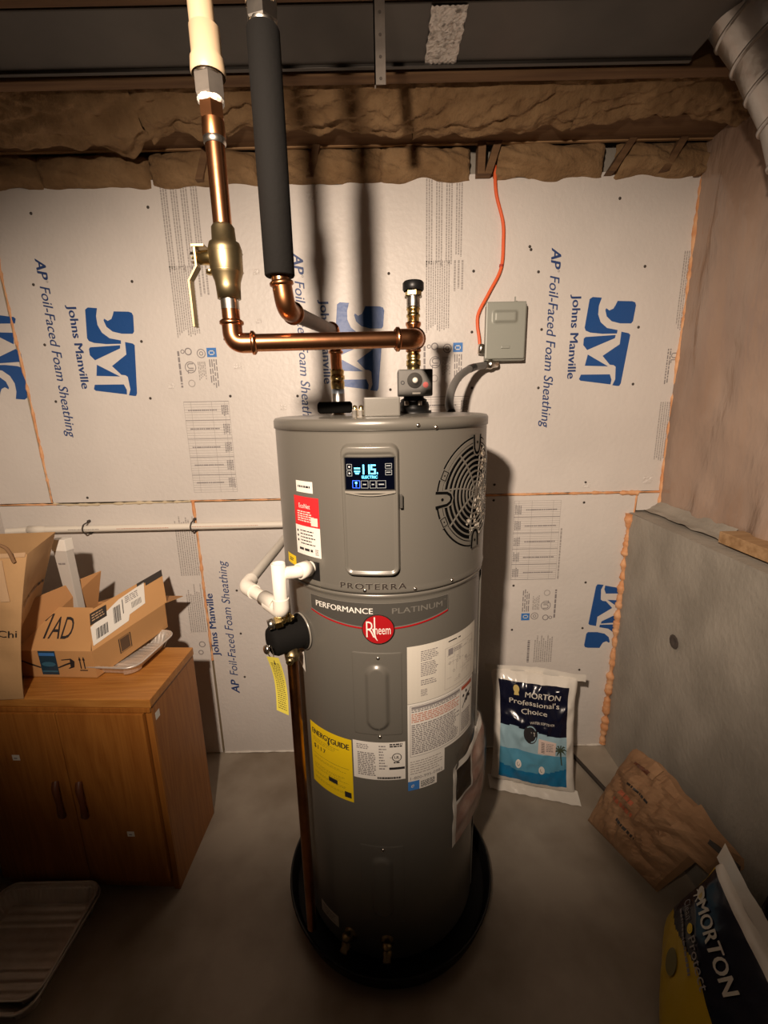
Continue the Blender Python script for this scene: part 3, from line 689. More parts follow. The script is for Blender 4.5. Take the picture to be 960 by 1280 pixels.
mw = cyl(RL, 35.8, 0); hwA = arc(25.1, RL); pr = Print(mw)
pr.rect(-hwA, .889, hwA, 1.047, CREAM, .0006, 20, 1)
pr.dashes(-hwA + .035, 1.002, -hwA + .085, 1.032, 6, GINK, .0011, .5, .006, .4, 21); pr.dashes(-hwA + .035, .960, -hwA + .085, 1.000, 8, GINK, .0011, .5, .006, .2, 22)
pr.dashes(-hwA + .035, .935, -hwA + .085, .952, 3, GINK, .0011, .5, .006, .3, 23); pr.dashes(-hwA + .035, .905, -hwA + .055, .925, 5, GINK, .0011, .5, .004, .2, 24)
pr.frame(-hwA + .105, .900, hwA - .02, 1.018, .0008, LINK, .0011, 10); pr.dashes(-.005, 1.032, .05, 1.036, 1, INK, .0011, .8, .02, 0, 2)
rnd = random.Random(3)
for k in range(34):
    x = rnd.uniform(-hwA + .11, hwA - .035); y = rnd.uniform(.91, 1.01)
    if k % 3: pr.strip([(x, y), (x + rnd.uniform(.006, .03), y)], .0008, LINK, .0011)
    else: pr.strip([(x, y), (x, min(1.015, y + rnd.uniform(.006, .03)))], .0008, LINK, .0011)
for k in range(8): pr.disc(rnd.uniform(-hwA + .12, hwA - .05), rnd.uniform(.92, 1.005), .004, GINK, .0011, 10, .0032)
pr.rect(-.005, .995, .012, 1.013, GINK, .0011); pr.dashes(.015, .998, .05, 1.012, 3, GINK, .0011, .5, .005, .2, 3)
pr.build('wiring_diagram_label', heater)
pr = Print(mw); pr.rect(-hwA, .724, hwA - .008, .888, WHITE, .0006, 20)
pr.frame(-hwA + .006, .732, hwA - .014, .882, .001, GINK, .0011, 16)
xm = hwA - .075
pr.rect(-hwA + .010, .872, xm - .004, .879, GINK, .0011, 8)
pr.dashes(-hwA + .010, .862, xm - .004, .872, 2, GINK, .0011, .6, .008, .1, 31); pr.dashes(-hwA + .010, .832, xm - .004, .860, 5, mat('label_salmon', (.55, .27, .20), .5), .0011, .6, .009, .15, 32)
pr.dashes(-hwA + .010, .738, xm - .004, .828, 16, GINK, .0011, .6, .008, .15, 33)
pr.rect(xm, .734, xm + .001, .880, GINK, .0011); pr.rect(xm + .004, .868, hwA - .018, .879, mat('label_rust', (.42, .09, .05), .5), .0011, 4)
pr.dashes(xm + .006, .740, hwA - .018, .800, 10, GINK, .0011, .55, .006, .2, 34)
for x, y in ((xm + .014, .848), (xm + .028, .857), (xm + .034, .842), (xm + .045, .835), (xm + .030, .830)): pr.disc(x, y, .0045, INK, .0012, 9)
for k in range(3): pr.strip([(xm + .010 + .012 * k, .812 + .01 * k), (xm + .030 + .012 * k, .842 + .006 * k)], .003, INK, .0012)
pr.build('warning_label', heater)
pr = Print(mw); x1 = -hwA + arc(22.4, RL); pr.rect(-hwA, .656, x1, .724, WHITE, .0006, 8)
pr.dashes(-hwA + .006, .676, x1 - .006, .720, 6, LINK, .0011, .35, .008, .2, 41); pr.text('1-800-995-0982', .013, -hwA + .006, .661, GINK, .0011, width=.095); pr.build('service_label', heater)
pr = Print(mw); x2 = -hwA + arc(17.2, RL); pr.rect(-hwA, .628, -hwA + .031, .656, BLUELBL, .0006, 3); pr.rect(-hwA + .031, .628, x2, .656, WHITE, .0006, 5); pr.dashes(-hwA + .035, .632, x2 - .004, .652, 5, INK, .0011, .55, .006, .15, 42)
pr.text('e', .02, -hwA + .008, .637, CREAM, .0011, shear=.3); pr.build('small_blue_white_label', heater)

me_ = cyl(RL, -34.8, 0); he = arc(15.1, RL); pr = Print(me_)
pr.rect(-he, .583, he, .779, YEL, .0006, 12)
pr.text('ENERGYGUIDE', .0235, 0, .746, INK, .0012, bold=.05, width=.128, align='c'); pr.poly([(-.004, .744), (.006, .744), (.001, .734)], INK, .0012); pr.strip([(.001, .752), (.001, .742)], .004, INK, .0012)
pr.text('$117', .018, -he + .014, .703, INK, .0012, bold=.04, width=.046, space=1.3)
pr.dashes(-he + .012, .722, he - .03, .738, 3, INK, .0011, .18, .007, .3, 51)
for y in (.672, .650, .640, .622, .605): pr.dashes(-he + .012, y - .004, he - .010, y + .004, 2, INK, .0011, .18, .007, .3, int(y * 999))
pr.rect(-he + .010, .684, he - .010, .6848, INK, .0011, 6); pr.rect(-.005, .622, .025, .636, INK, .0013, 2); pr.rect(he - .026, .594, he - .006, .612, INK, .0013, 2)
pr.build('yellow_energy_label', heater)
m_ = cyl(RL, -4.8, 0); hr = arc(14.1, RL); pr = Print(m_); pr.rect(-hr, .669, hr, .783, WHITE, .0006, 12)
pr.dashes(-hr + .010, .760, -hr + .045, .776, 3, GINK, .0011, .5, .006, .2, 61); pr.dashes(-hr + .012, .680, -hr + .062, .752, 13, GINK, .0011, .6, .007, .15, 62)
pr.dashes(-hr + .068, .700, hr - .046, .776, 9, GINK, .0011, .45, .005, .5, 63); pr.dashes(hr - .040, .768, hr - .006, .780, 2, INK, .0011, .7, .006, .1, 64)
pr.disc(hr - .022, .738, .0125, INK, .0012, 22, .0105); pr.text('UL', .012, hr - .022, .734, INK, .0012, bold=.03, align='c'); pr.rect(hr - .040, .7375, hr - .034, .7385, INK, .0012)
pr.dashes(hr - .030, .720, hr - .014, .725, 1, INK, .0011, .9, .006, 0, 65); pr.rect(hr - .042, .701, hr - .002, .708, INK, .0012, 3); pr.dashes(-.005, .672, hr - .012, .679, 1, INK, .0012, .9, .003, 0, 66)
pr.build('rating_label', heater)
m_ = cyl(RL, -54.5, .956); pr = Print(m_); pr.poly([(-.018, .015), (.020, .030), (.022, -.030), (-.018, -.012)], WHITE, .004); pr.dashes(-.010, -.008, .014, .012, 4, GINK, .0045, .5, .005, .1, 9); pr.build('white_tag', heater)
m_ = cyl(RL, -43, .113); pr = Print(m_); pr.rect(-.038, -.022, .040, .022, CREAM, .0008, 6); pr.dashes(-.03, -.015, .03, .015, 4, GINK, .0012, .4, .006, .2, 8); pr.build('white_base_sticker', heater)

# literature pouch on the right side of the tank
def pouch(a, c, lift=0):
    th = 40 + a * 44; z = .365 + c * .275 + .045 * a
    bul = .030 * sstep(.15, .9, a) * math.sin(min(1, c * .9 + .1) * PI) ** .5 + .006 * noise.noise((a * 5, c * 6, 1))
    return cyl(RL, th, z)(0, 0, .003 + bul + lift)
b = MB(); b.grid(lambda a, c: pouch(a, c), 26, 26, PINK, True, False, lambda a, c: MANB if (.06 < a < .40 and .52 < c < .93) else (WHITE if a < .06 or c > .93 or (a < .42 and c > .5) else PINK)); b.build('instruction_manual', heater, label='folded manual with a dark cover picture')
b = MB(); b.grid(lambda a, c: pouch(a * 1.02, c * 1.22 - .03, .004 + .003 * noise.noise((a * 12, c * 9, 7))), 26, 26, FILM); b.build('clear_pouch', heater, label='clear plastic pouch')

# fittings on the lid
def capsule(a, c, r, m): 
    b = MB(); A = Vector(a); C = Vector(c); d = (C - A).normalized(); L_ = (C - A).length
    b.lathe(A, d, [(0, 0), (0, r * .7), (r * .3, r), (L_ - r * .3, r), (L_, r * .7), (L_, 0)], m, 20); return b
b = capsule((-.155, 1.12, 1.611), (-.072, 1.12, 1.611), .014, RUBBER); b.build('element_lead_sleeve', heater)
b = MB(); b.box((-.040, 1.03, 1.590), (.041, 1.11, 1.632), JACKET, .003); b.build('junction_box', heater)
for x in (-.062, -.048): b = MB(); b.hexnut((x, 1.06, 1.588), (0, 0, 1), .018, .008, CHROME); b.lathe((x, 1.06, 1.606), (0, 0, 1), [(0, .005), (.008, .005), (.010, 0)], BRASS, 12); b.build('lid_bolt', heater)
for nm, x, z0 in (('hot_nipple', -.112, 1.645), ('cold_nipple', .084, 1.628)):
    b = MB(); b.lathe((x, 1.2, 1.585), (0, 0, 1), [(0, .030), (.006, .028), (.008, .017), (z0 - 1.585, .017)], CHROME, 24); b.build(nm, heater)
b = MB(); b.lathe((.084, 1.2, 1.590), (0, 0, 1), [(0, .045), (.008, .045), (.009, .038), (.018, .040), (.030, .036), (.032, .016)], BLACK, 24); b.build('rubber_boot', heater)
# drain valves low on the front
for th, z in ((-25.8, .100), (-2.7, .110)):
    m_ = cyl(RL, th, z); p = m_(0, 0, 0); n_ = (m_(0, 0, 1) - p).normalized(); n_.z = -.25; n_.normalize()
    b = MB(); b.lathe(p, n_, [(-.005, .020), (.004, .020), (.004, .011), (.022, .010), (.024, .014), (.034, .014), (.036, .011), (.048, .012), (.050, .0)], BRASSD, 16); dv = b.build('drain_valve', heater)
    b = MB(); b.lathe(p + n_ * .026, (0, 0, 1), [(-.012, .006), (.020, .006), (.022, .013), (.030, .013), (.032, 0)], BRASSD, 12); b.build('valve_knob', dv)

# ================================================================== DRAIN PAN
b = MB(); b.lathe((HC.x, HC.y, 0), (0, 0, 1), [(.002, 0), (.002, .325), (.010, .330), (.058, .340), (.062, .345), (.066, .343), (.064, .336), (.020, .324), (.016, .318), (.016, 0)], BLACK, 96)
tag(b.build('drain_pan'), 'round black plastic drain pan on the floor under the water heater', 'drain pan')

# ================================================================== RELIEF VALVE + DISCHARGE PIPE
tpr = thing('relief_valve', 'black foam capped relief valve with brass fitting on left side of the heater', 'valve', (-.245, 1.03, 1.045))
mt = cyl(RL, -52, 1.043); p0 = mt(0, 0, .001); nn = (mt(0, 0, 1) - p0).normalized()
b = MB(); b.lathe(p0, nn, [(0, .047), (.004, .048), (.008, .044), (.010, .041), (.078, .040), (.088, .034), (.092, .024), (.093, 0)], RUBBER, 32); b.build('foam_cap', tpr)
b = MB(); b.lathe(p0, nn, [(0, .050), (.003, .050), (.004, .046)], JACKETL, 32); b.build('foam_cap_rim', tpr)
fa = Vector((-.290, 1.005, 1.096)); fb = Vector((-.222, 1.03, 1.108)); dd = (fb - fa).normalized()
b = MB(); b.lathe(fa, dd, [(0, 0), (0, .013), (.014, .014), (.016, .010)], CHROME, 16); b.hexnut(fa + dd * .017, dd, .018, .016, BRASS); b.lathe(fa + dd * .035, dd, [(0, .010), (.006, .010), (.010, .006), (.03, .006)], BRASS, 12); b.lathe(fa + dd * .052, (0, 0, 1), [(-.006, .008), (.010, .008), (.016, .004)], BRASS, 10); b.build('brass_fitting', tpr)
b = MB(); b.lathe((-.243, 1.035, .985), (0, 0, 1), [(0, 0), (0, .018), (.018, .020), (.02, .016), (.04, .016)], BRASSD, 16); b.lathe((-.243, 1.015, .995), (0, -1, 0), [(0, .010), (.012, .010), (.014, .004)], BRASSD, 12); b.build('outlet_body', tpr)
b = MB(); b.lathe((-.292, .990, 1.040), (-.75, -.65, .1), [(0, .012), (.004, .012), (.007, .009), (.008, 0)], CHROME, 12); b.build('rivet', tpr)
b = MB(); b.tube([(-.243, 1.035, .985), (-.243, 1.030, .50), (-.243, 1.025, .085)], .0143, COPPERD, 20); tag(b.build('discharge_pipe'), 'straight vertical copper pipe down the left side of the heater', 'pipe')
t = thing('hanging_tag', 'long yellow paper warning tag hanging from the black capped relief valve', 'tag', (-.28, .985, 1.03))
def ytag(a, c): return Vector((-.292 + a * .031 + .014 * (1 - c) + .004 * math.sin(c * 3), .975 + .012 * math.sin(c * PI) - .008 * a, 1.030 - (1 - c) * .150 - a * .010 * (1 - c)))
b = MB(); b.grid(ytag, 6, 16, TAGY); b.build('tag_card', t)
b = MB(); 
for k in range(24):
    y_ = .06 + k * .035; rr = random.Random(k)
    x_ = .16
    while x_ < .84:
        w_ = rr.uniform(.06, .2); w_ = min(w_, .86 - x_)
        b.grid(lambda a, c: ytag(x_ + w_ * a, y_ + c * .015) + Vector((0, -.0010, 0)), 1, 1, mat('tag_ink', (.16, .14, .03), .6)); x_ += w_ + .05
b.build('tag_print', t)
b = MB(); b.tube(spline([(-.282, .975, 1.028), (-.286, .968, 1.045), (-.280, .972, 1.06), (-.276, .978, 1.04), (-.272, .972, 1.01)], 6), .0012, CHROME, 6); b.build('tag_wire', t)

# ================================================================== CONDENSATE DRAIN (white plastic)
t = thing('condensate_drain', 'white plastic drain pipe from heater side with open standpipe, running along back wall', 'pipe', (-.252, 1.0, 1.145))
def fitting(bb, path, r, m=PVC):
    bb.tube(path, r, m, 20)
b = MB(); b.lathe((-.252, 1.0, 1.150), (0, 0, 1), [(0, .0165), (.1085, .0165), (.1085, .0145), (.02, .0145), (.02, 0)], PVC, 24); b.build('standpipe', t)
b = MB(); pth = arcpath([(-.252, 1.0, 1.168), (-.252, 1.0, 1.134), (-.295, 1.045, 1.139)], .018); b.tube(pth, [.0195] * len(pth), PVC, 20); b.build('bottom_elbow', t)
m_ = cyl(RU, -38.5, 1.238); q0 = m_(0, 0, .0); q1 = m_(0, 0, .040)
q2 = q1 + Vector((-.050, .028, -.014)); pth = arcpath([q0, q1, q2], .022); b = MB(); b.tube(pth, .0155, PVC, 20); b.lathe(q0 + (q1 - q0) * .25, q1 - q0, [(0, .016), (.0, .0195), (.030, .0195), (.030, .016)], PVC, 24); b.build('outlet_elbow', t)
b = MB(); b.tube([(-.268, 1.018, 1.142), (-.372, 1.125, 1.146)], .0155, PVC, 20); b.lathe((-.268, 1.018, 1.142), (-.104, .107, .004), [(0, .0195), (.060, .0195), (.060, .0155)], PVC, 24); b.build('short_arm', t)
pth = arcpath([(-.345, 1.098, 1.145), (-.378, 1.132, 1.146), (-.374, 1.175, 1.148)], .02); b = MB(); b.tube(pth, .0195, PVC, 20); b.build('side_elbow', t)
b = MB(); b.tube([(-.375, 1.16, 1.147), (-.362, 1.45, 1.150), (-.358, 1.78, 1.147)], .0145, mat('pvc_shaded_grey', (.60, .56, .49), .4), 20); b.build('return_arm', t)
b = MB(); pth = arcpath([(-.358, 1.765, 1.147), (-.358, 1.795, 1.145), (-.40, 1.797, 1.141)], .012); b.tube(pth, .0185, PVC, 16); b.build('wall_elbow', t)
b = MB(); b.tube([(-.385, 1.797, 1.140), (-1.40, 1.797, 1.137)], .0135, PVC, 20); b.build('wall_run', t)
b = MB(); b.lathe((-1.47, 1.797, 1.137), (1, 0, 0), [(0, .016), (0, .0175), (.05, .0175), (.072, .0142)], PVC, 20); b.tube([(-1.56, 1.797, 1.133), (-1.46, 1.797, 1.137)], .0135, PVC, 16); b.build('wall_coupling', t)
pr = Print(lambda u, v, d: Vector((-1.30 + u, 1.797 - .0138 - d, 1.139 + v))); pr.dashes(0, -.003, .13, .001, 1, GINK, .0003, .6, .006, .1, 3); pr.build('pipe_print', t); pr = Print(pr.map); pr.dashes(.20, -.003, .42, .002, 1, mat('print_red', (.5, .2, .12), .6), .0003, .5, .006, .1, 4); pr.build('pipe_print', t); pr = Print(pr.map); pr.dashes(.50, 0, .80, .004, 1, mat('print_red', (1, 0, 0), .6), .0003, .5, .006, .1, 5); pr.build('pipe_print', t)
for i, x in enumerate((-1.235, -.792)):
    t = thing('pipe_clip', ['dark hooked pipe clip on the wall drain pipe, above the cardboard box', 'dark hooked pipe clip on the wall drain pipe, at the orange foam seam'][i], 'clip', (x, 1.80, 1.137), 'clips holding the white wall pipe')
    b = MB(); b.tube(arcpath([(x, 1.815, 1.160), (x, 1.785, 1.158), (x - .004, 1.778, 1.137), (x, 1.785, 1.118), (x, 1.815, 1.116)], .010), .0028, STICK, 8); b.build('clip_hook', t)
    for z in (1.163, 1.113): b = MB(); b.lathe((x, 1.829, z), (0, -1, 0), [(0, .006), (.010, .006), (.012, 0)], STICK, 8); b.build('clip_nail', t)

# ================================================================== SUPPLY PIPE (plastic, valve, copper)
t = thing('copper_supply_pipe', 'cream plastic to copper pipe with brass ball valve bending across above the heater', 'pipe', (-.245, .80, 1.73))
X0, Y0 = -.246, .80
b = MB(); b.tube([(X0 - .002, Y0, 2.118), (X0 - .006, Y0, 2.52)], .0178, CPVC, 24); b.build('plastic_riser', t)
b = MB(); b.lathe((X0, Y0, 2.094), (0, 0, 1), [(0, .024), (.004, .0252), (.020, .0240), (.024, .0215), (.058, .0215), (.060, .0180)], CPVC, 28); b.build('plastic_coupling', t)
b = MB(); b.hexnut((X0, Y0, 2.064), (0, 0, 1), .030, .0225, STEELD); b.lathe((X0, Y0, 2.092), (0, 0, 1), [(0, .020), (.004, .020)], CHROME, 20); b.build('threaded_nut', t)
b = MB(); b.lathe((X0, Y0, 2.058), (0, 0, 1), [(0, .0165), (.003, .0195), (.007, .0195), (.008, .016)], BAGW, 16, False); b.build('thread_tape', t)
b = MB(); b.hexnut((X0, Y0, 2.038), (0, 0, 1), .022, .0185, COPPERD); b.lathe((X0, Y0, 2.012), (0, 0, 1), [(0, .0155), (.004, .0172), (.026, .0165)], COPPERD, 20); b.build('copper_adapter', t)
b = MB(); b.lathe((X0, Y0, 2.006), (0, 0, 1), [(0, .0150), (.003, .0168), (.010, .0168), (.012, .0150)], CHROME, 20); b.build('solder_ring', t)
b = MB(); b.tube([(X0, Y0, 1.895), (X0, Y0, 2.03)], .0143, COPPER, 24); b.build('upper_riser', t)
b = MB(); b.lathe((X0, Y0, 1.790), (0, 0, 1), [(0, .015), (0, .0185), (.018, .0195), (.026, .0205), (.036, .024), (.040, .0255), (.072, .0265), (.082, .0235), (.084, .0188), (.104, .0178), (.108, .015)], BRASSD, 32); vb = b.build('ball_valve_body', t)
for z, r in ((1.8285, .0262), (1.856, .0272)): b = MB(); b.lathe((X0, Y0, z), (0, 0, 1), [(0, r - .002), (.0015, r), (.003, r - .002)], BRASSD, 28); b.build('valve_rib', vb)
b = MB(); b.lathe((X0 - .022, Y0, 1.852), (-1, 0, 0), [(0, .0115), (.020, .0105), (.021, .008), (.030, .008)], BRASS, 16); b.hexnut((X0 - .048, Y0, 1.852), (-1, 0, 0), .007, .0088, CHROME); b.lathe((X0 - .026, Y0 - .004, 1.832), (0, -.3, -1), [(0, .006), (.005, .006), (.006, 0)], BRASS, 10); b.build('valve_stem', vb)
b = MB(); hp = [(X0 - .046, 1.868), (X0 - .046, 1.838), (X0 - .060, 1.818), (X0 - .060, 1.748)]
for i in range(3):
    (xa, za), (xb, zb) = hp[i], hp[i + 1]; b.hexa([(xa - .0015, Y0 - .009, za), (xa + .0015, Y0 - .009, za), (xa + .0015, Y0 + .009, za), (xa - .0015, Y0 + .009, za), (xb - .0015, Y0 - .008, zb), (xb + .0015, Y0 - .008, zb), (xb + .0015, Y0 + .008, zb), (xb - .0015, Y0 + .008, zb)], BRASSD)
b.box((X0 - .050, Y0 - .011, 1.866), (X0 - .030, Y0 + .011, 1.869), BRASSD)
lv = b.build('valve_lever', vb, label='flat steel valve lever')
b = MB(); b.lathe((X0, Y0, 1.774), (0, 0, 1), [(0, .0146), (.020, .0146)], CHROME, 24); b.build('plated_ring', t)
HX0, HX1 = X0, .060; HY1 = .862; HZ0, HZ1 = 1.7215, 1.7305
elb = Vector((X0, Y0, HZ0)); dirh = (Vector((HX1, HY1, HZ1)) - elb).normalized()
pth = arcpath([(X0, Y0, 1.795), elb, elb + dirh * .06], .034, 12); b = MB(); b.tube([(X0, Y0, 1.80), (X0, Y0, 1.742)], .0143, COPPER, 24); b.build('lower_riser', t)
def press_elbow(name, a, c, e_, r=.0162, bend=.026, par=None, m=COPPER, leg=.036):
    a, c, e_ = Vector(a), Vector(c), Vector(e_); da = (a - c).normalized(); dc = (e_ - c).normalized()
    pth = arcpath([c + da * leg, c, c + dc * leg], bend, 12); b = MB(); b.tube(pth, r, m, 24)
    for d_ in (da, dc): b.lathe(c + d_ * (leg - .008), d_, [(0, r), (.002, r + .0032), (.006, r + .0032), (.009, r * .97)], m, 24)
    return b.build(name, par)
press_elbow('left_elbow'.replace('left_', 'copper_'), (X0, Y0, 1.80), elb, elb + dirh, par=t)
hend = Vector((.062, HY1, HZ1)); b = MB(); b.tube([elb + dirh * .025, hend - dirh * .02], .0143, COPPER, 28); b.build('horizontal_run', t)
tee = Vector((.083, 1.2, 1.775))
press_elbow('copper_elbow', elb, hend, tee, par=t, leg=.036, r=.0178)
b = MB(); b.tube([hend, tee - (tee - hend).normalized() * .02], .0143, COPPERD, 24); b.build('branch_run', t)

# cold side stack: tee, vacuum breaker and tempering valve
t = thing('tempering_valve_stack', 'copper tee with black capped brass vacuum breaker above grey valve body on heater right', 'valve', (.084, 1.2, 1.63))
SX, SY = .083, 1.2
b = MB(); b.lathe((SX, SY, 1.742), (0, 0, 1), [(0, .0160), (.002, .0192), (.006, .0192), (.009, .0165), (.060, .0165), (.064, .0192), (.070, .0192), (.072, .015)], COPPER, 24)
br = (hend - tee).normalized(); b.lathe(tee, br, [(0, .0165), (.03, .0165), (.032, .0195), (.038, .0195), (.040, .0165)], COPPER, 24); b.build('copper_tee', t)
b = MB(); b.lathe((SX, SY, 1.700), (0, 0, 1), [(0, .0165), (.008, .0165), (.009, .0185), (.022, .0185), (.024, .0150), (.028, .0175), (.036, .0175), (.038, .015), (.044, .015)], BRASS, 20); b.build('lower_union', t)
b = MB(); b.lathe((SX, SY, 1.812), (0, 0, 1), [(0, .0145), (.012, .0145), (.013, .0170), (.018, .0170), (.020, .0145), (.028, .0150), (.030, .0175), (.034, .0165)], BRASS, 20); b.build('upper_union', t)
b = MB(); b.lathe((SX, SY, 1.846), (0, 0, 1), [(0, .0150), (.002, .0172), (.006, .0165), (.022, .0165), (.024, .0172), (.027, .0160)], CHROME, 20); b.build('coupling_ring', t)
b = MB(); b.hexnut((SX, SY, 1.872), (0, 0, 1), .016, .0205, BRASS); b.lathe((SX, SY, 1.870), (0, 0, 1), [(0, .0215), (.003, .0215), (.004, .019)], CHROME, 20); b.build('hex_body', t)
b = MB(); b.lathe((SX, SY, 1.884), (0, 0, 1), [(0, .0235), (.003, .0260), (.018, .0260), (.022, .0225), (.023, 0)], BLACK, 28); b.build('black_cap', t)
b = MB(); b.box((SX - .041, SY - .040, 1.634), (SX + .045, SY + .030, 1.699), mat('valve_housing_grey', (.085, .08, .072), .4, .3), .004); vbx = b.build('valve_housing', t)
b = MB(); b.lathe((SX + .000, SY - .040, 1.672), (0, -1, 0), [(0, .019), (.004, .018), (.006, .010), (.012, .009), (.013, 0)], MATS['valve_housing_grey'], 20); b.build('dial_knob', vbx)
b = MB(); b.lathe((SX, SY - .0525, 1.672), (0, -1, 0), [(0, .0065), (.0015, .0065), (.0016, 0)], CREAM, 14); b.build('dial_pointer', vbx)
pr = Print(lambda u, v, d: Vector((SX + u, SY - .0402 - d, 1.665 + v))); pr.disc(.027, -.004, .007, mat('faded_red_mark', (.35, .05, .04), .5), .0005); pr.disc(-.030, .002, .005, BLACK, .0005, 12, .003); pr.rect(-.006, -.026, .014, -.022, CREAM, .0005); hp_ = pr.build('housing_print', vbx); hp_['kind'] = 'stuff'; pr = Print(pr.map); pr.poly([(.015, .033), (.044, .033), (.044, .012), (.034, .016), (.024, .028)], MANB, .0005); pr.build('housing_print', vbx)
b = MB(); b.lathe((SX, SY, 1.616), (0, 0, 1), [(0, .030), (.004, .034), (.010, .034), (.014, .026), (.020, .026)], BLACK, 24); b.build('base_collar', t)
for x in (-.02, .012): b = MB(); b.lathe((SX + x, SY - .036, 1.612), (0, 0, 1), [(0, .006), (.010, .006), (.012, 0)], CHROME, 8); b.build('collar_bolt', t)

# ================================================================== INSULATED RISER
t = thing('insulated_hot_pipe', 'black foam sleeved vertical pipe turning in copper down to the heater top', 'pipe', (-.162, .80, 1.76))
IX, IY = -.161, .80
b = MB(); b.lathe((IX, IY, 1.822), (0, 0, 1), [(0, .015), (0, .0225), (.002, .0240), (.18, .0242), (.325, .0240), (.328, .0225), (.328, .014)], RUBBER, 32); b.build('foam_sleeve', t)
b = MB(); b.lathe((IX, IY, 2.146), (0, 0, 1), [(0, .014), (0, .0205), (.010, .0205)], CHROME, 20); b.hexnut((IX, IY, 2.154), (0, 0, 1), .026, .0235, CHROME); b.build('hex_adapter', t)
b = MB(); b.lathe((IX, IY, 2.176), (0, 0, 1), [(0, .022), (.04, .022), (.042, .018), (.34, .018)], CPVC, 24); b.build('plastic_riser', t)
e1 = Vector((IX + .006, IY + .004, 1.772)); e2 = Vector((-.116, 1.2, 1.796)); bot = Vector((-.112, 1.2, 1.66))
press_elbow('copper_elbow', (IX, IY, 1.83), e1, e2, par=t, m=COPPERD, leg=.044, bend=.030)
b = MB(); b.tube([(IX, IY, 1.83), (IX + .001, IY + .001, 1.80)], .0143, COPPER, 20); b.build('riser_stub', t)
b = MB(); b.tube([e1 + (e2 - e1).normalized() * .03, e2 - (e2 - e1).normalized() * .02], .0143, mat('copper_oxidised', (.15, .08, .045), .5, .5, var=.3, vscale=20), 20); b.build('branch_run', t)
press_elbow('copper_elbow', e1, e2, bot, par=t, leg=.034)
b = MB(); b.tube([(-.115, 1.2, 1.775), (-.113, 1.2, 1.70)], .0143, COPPER, 20); b.lathe((-.1135, 1.2, 1.742), (0, 0, 1), [(0, .0150), (.002, .0185), (.006, .0185), (.008, .0155), (.020, .0155)], COPPER, 20); b.build('drop_pipe', t)
b = MB(); b.lathe((-.112, 1.2, 1.655), (0, 0, 1), [(0, .016), (.010, .0175), (.020, .0175), (.022, .0155), (.026, .0185), (.034, .0185), (.036, .016), (.042, .0175), (.048, .0175), (.050, .0145)], BRASS, 20); b.build('brass_union', t)
b = MB(); b.lathe((-.112, 1.2, 1.636), (0, 0, 1), [(0, .0165), (.02, .0165)], mat('galvanic_nipple_blue', (.36, .42, .50), .35, .6), 20); b.build('plated_nipple', t)

# ================================================================== DISCONNECT, CABLE, CONDUIT
t = thing('disconnect_box', 'small grey metal electrical disconnect box mounted on the foil faced wall', 'electrical box', (.46, 1.79, 1.86))
b = MB(); b.box((.397, 1.775, 1.765), (.540, 1.829, 1.962), BOXG, .003); b.build('box_body', t)
b = MB(); b.box((.388, 1.762, 1.770), (.534, 1.776, 1.968), BOXG, .004)
b.grid(lambda a, c: Vector((.408 + a * .098, 1.7615 - .009 * (1 - sstep(-.012, .0, rr_sdf((a - .5) * .098, (c - .5) * .052, .047, .024, .012))), 1.890 + c * .052)), 24, 16, BOXG); lid = b.build('box_cover', t)
b = MB(); b.box((.446, 1.757, 1.806), (.478, 1.762, 1.816), BOXG, .002); b.build('cover_lug', lid)
b = MB(); b.box((.492, 1.77, 1.966), (.496, 1.774, 1.985), BOXG); b.build('hanger_tab', t)
b = MB(); b.tube(spline([(.414, 1.818, 2.42), (.422, 1.818, 2.335), (.449, 1.818, 2.247), (.454, 1.818, 2.182), (.449, 1.817, 2.091), (.408, 1.815, 2.010), (.371, 1.812, 1.942), (.366, 1.81, 1.900), (.374, 1.808, 1.850), (.379, 1.806, 1.800)], 8), .0062, ORANGE, 12); cb = b.build('orange_cable'); tag(cb, 'orange electrical cable running down the back wall into the grey box', 'cable')
q = MB(); q.lathe((.449, 1.817, 2.096), (.1, 0, 1), [(0, .0075), (.008, .0075)], mat('cable_staple', (.45, .04, .02), .5), 10); q.build('cable_staple', cb)
b = MB(); b.lathe((.378, 1.800, 1.792), (.12, 0, 1), [(0, 0), (0, .010), (.02, .012), (.034, .012), (.036, .008)], CHROME, 14); b.build('cable_clamp', t)
t = thing('flexible_conduit', 'short grey flexible conduit arching from the heater lid to the grey box', 'conduit', (.215, 1.35, 1.59))
cp = spline([(.208, 1.38, 1.588), (.206, 1.41, 1.612), (.222, 1.47, 1.655), (.262, 1.57, 1.700), (.322, 1.68, 1.733), (.385, 1.765, 1.748), (.42, 1.79, 1.755)], 14)
b = MB(); b.tube(cp, [.0125 + .0006 * (i % 2) for i in range(len(cp))], CONDUIT, 16); b.build('conduit_tube', t)
b = MB(); b.lathe((.392, 1.772, 1.750), (.9, .3, .12), [(0, .015), (.014, .0155), (.015, .018), (.026, .018), (.028, .015), (.050, .015)], CHROME, 16); b.build('conduit_connector', t)
b = MB(); b.tube(cp[54:60], .0138, BLACK, 16); b.build('tape_band', t)

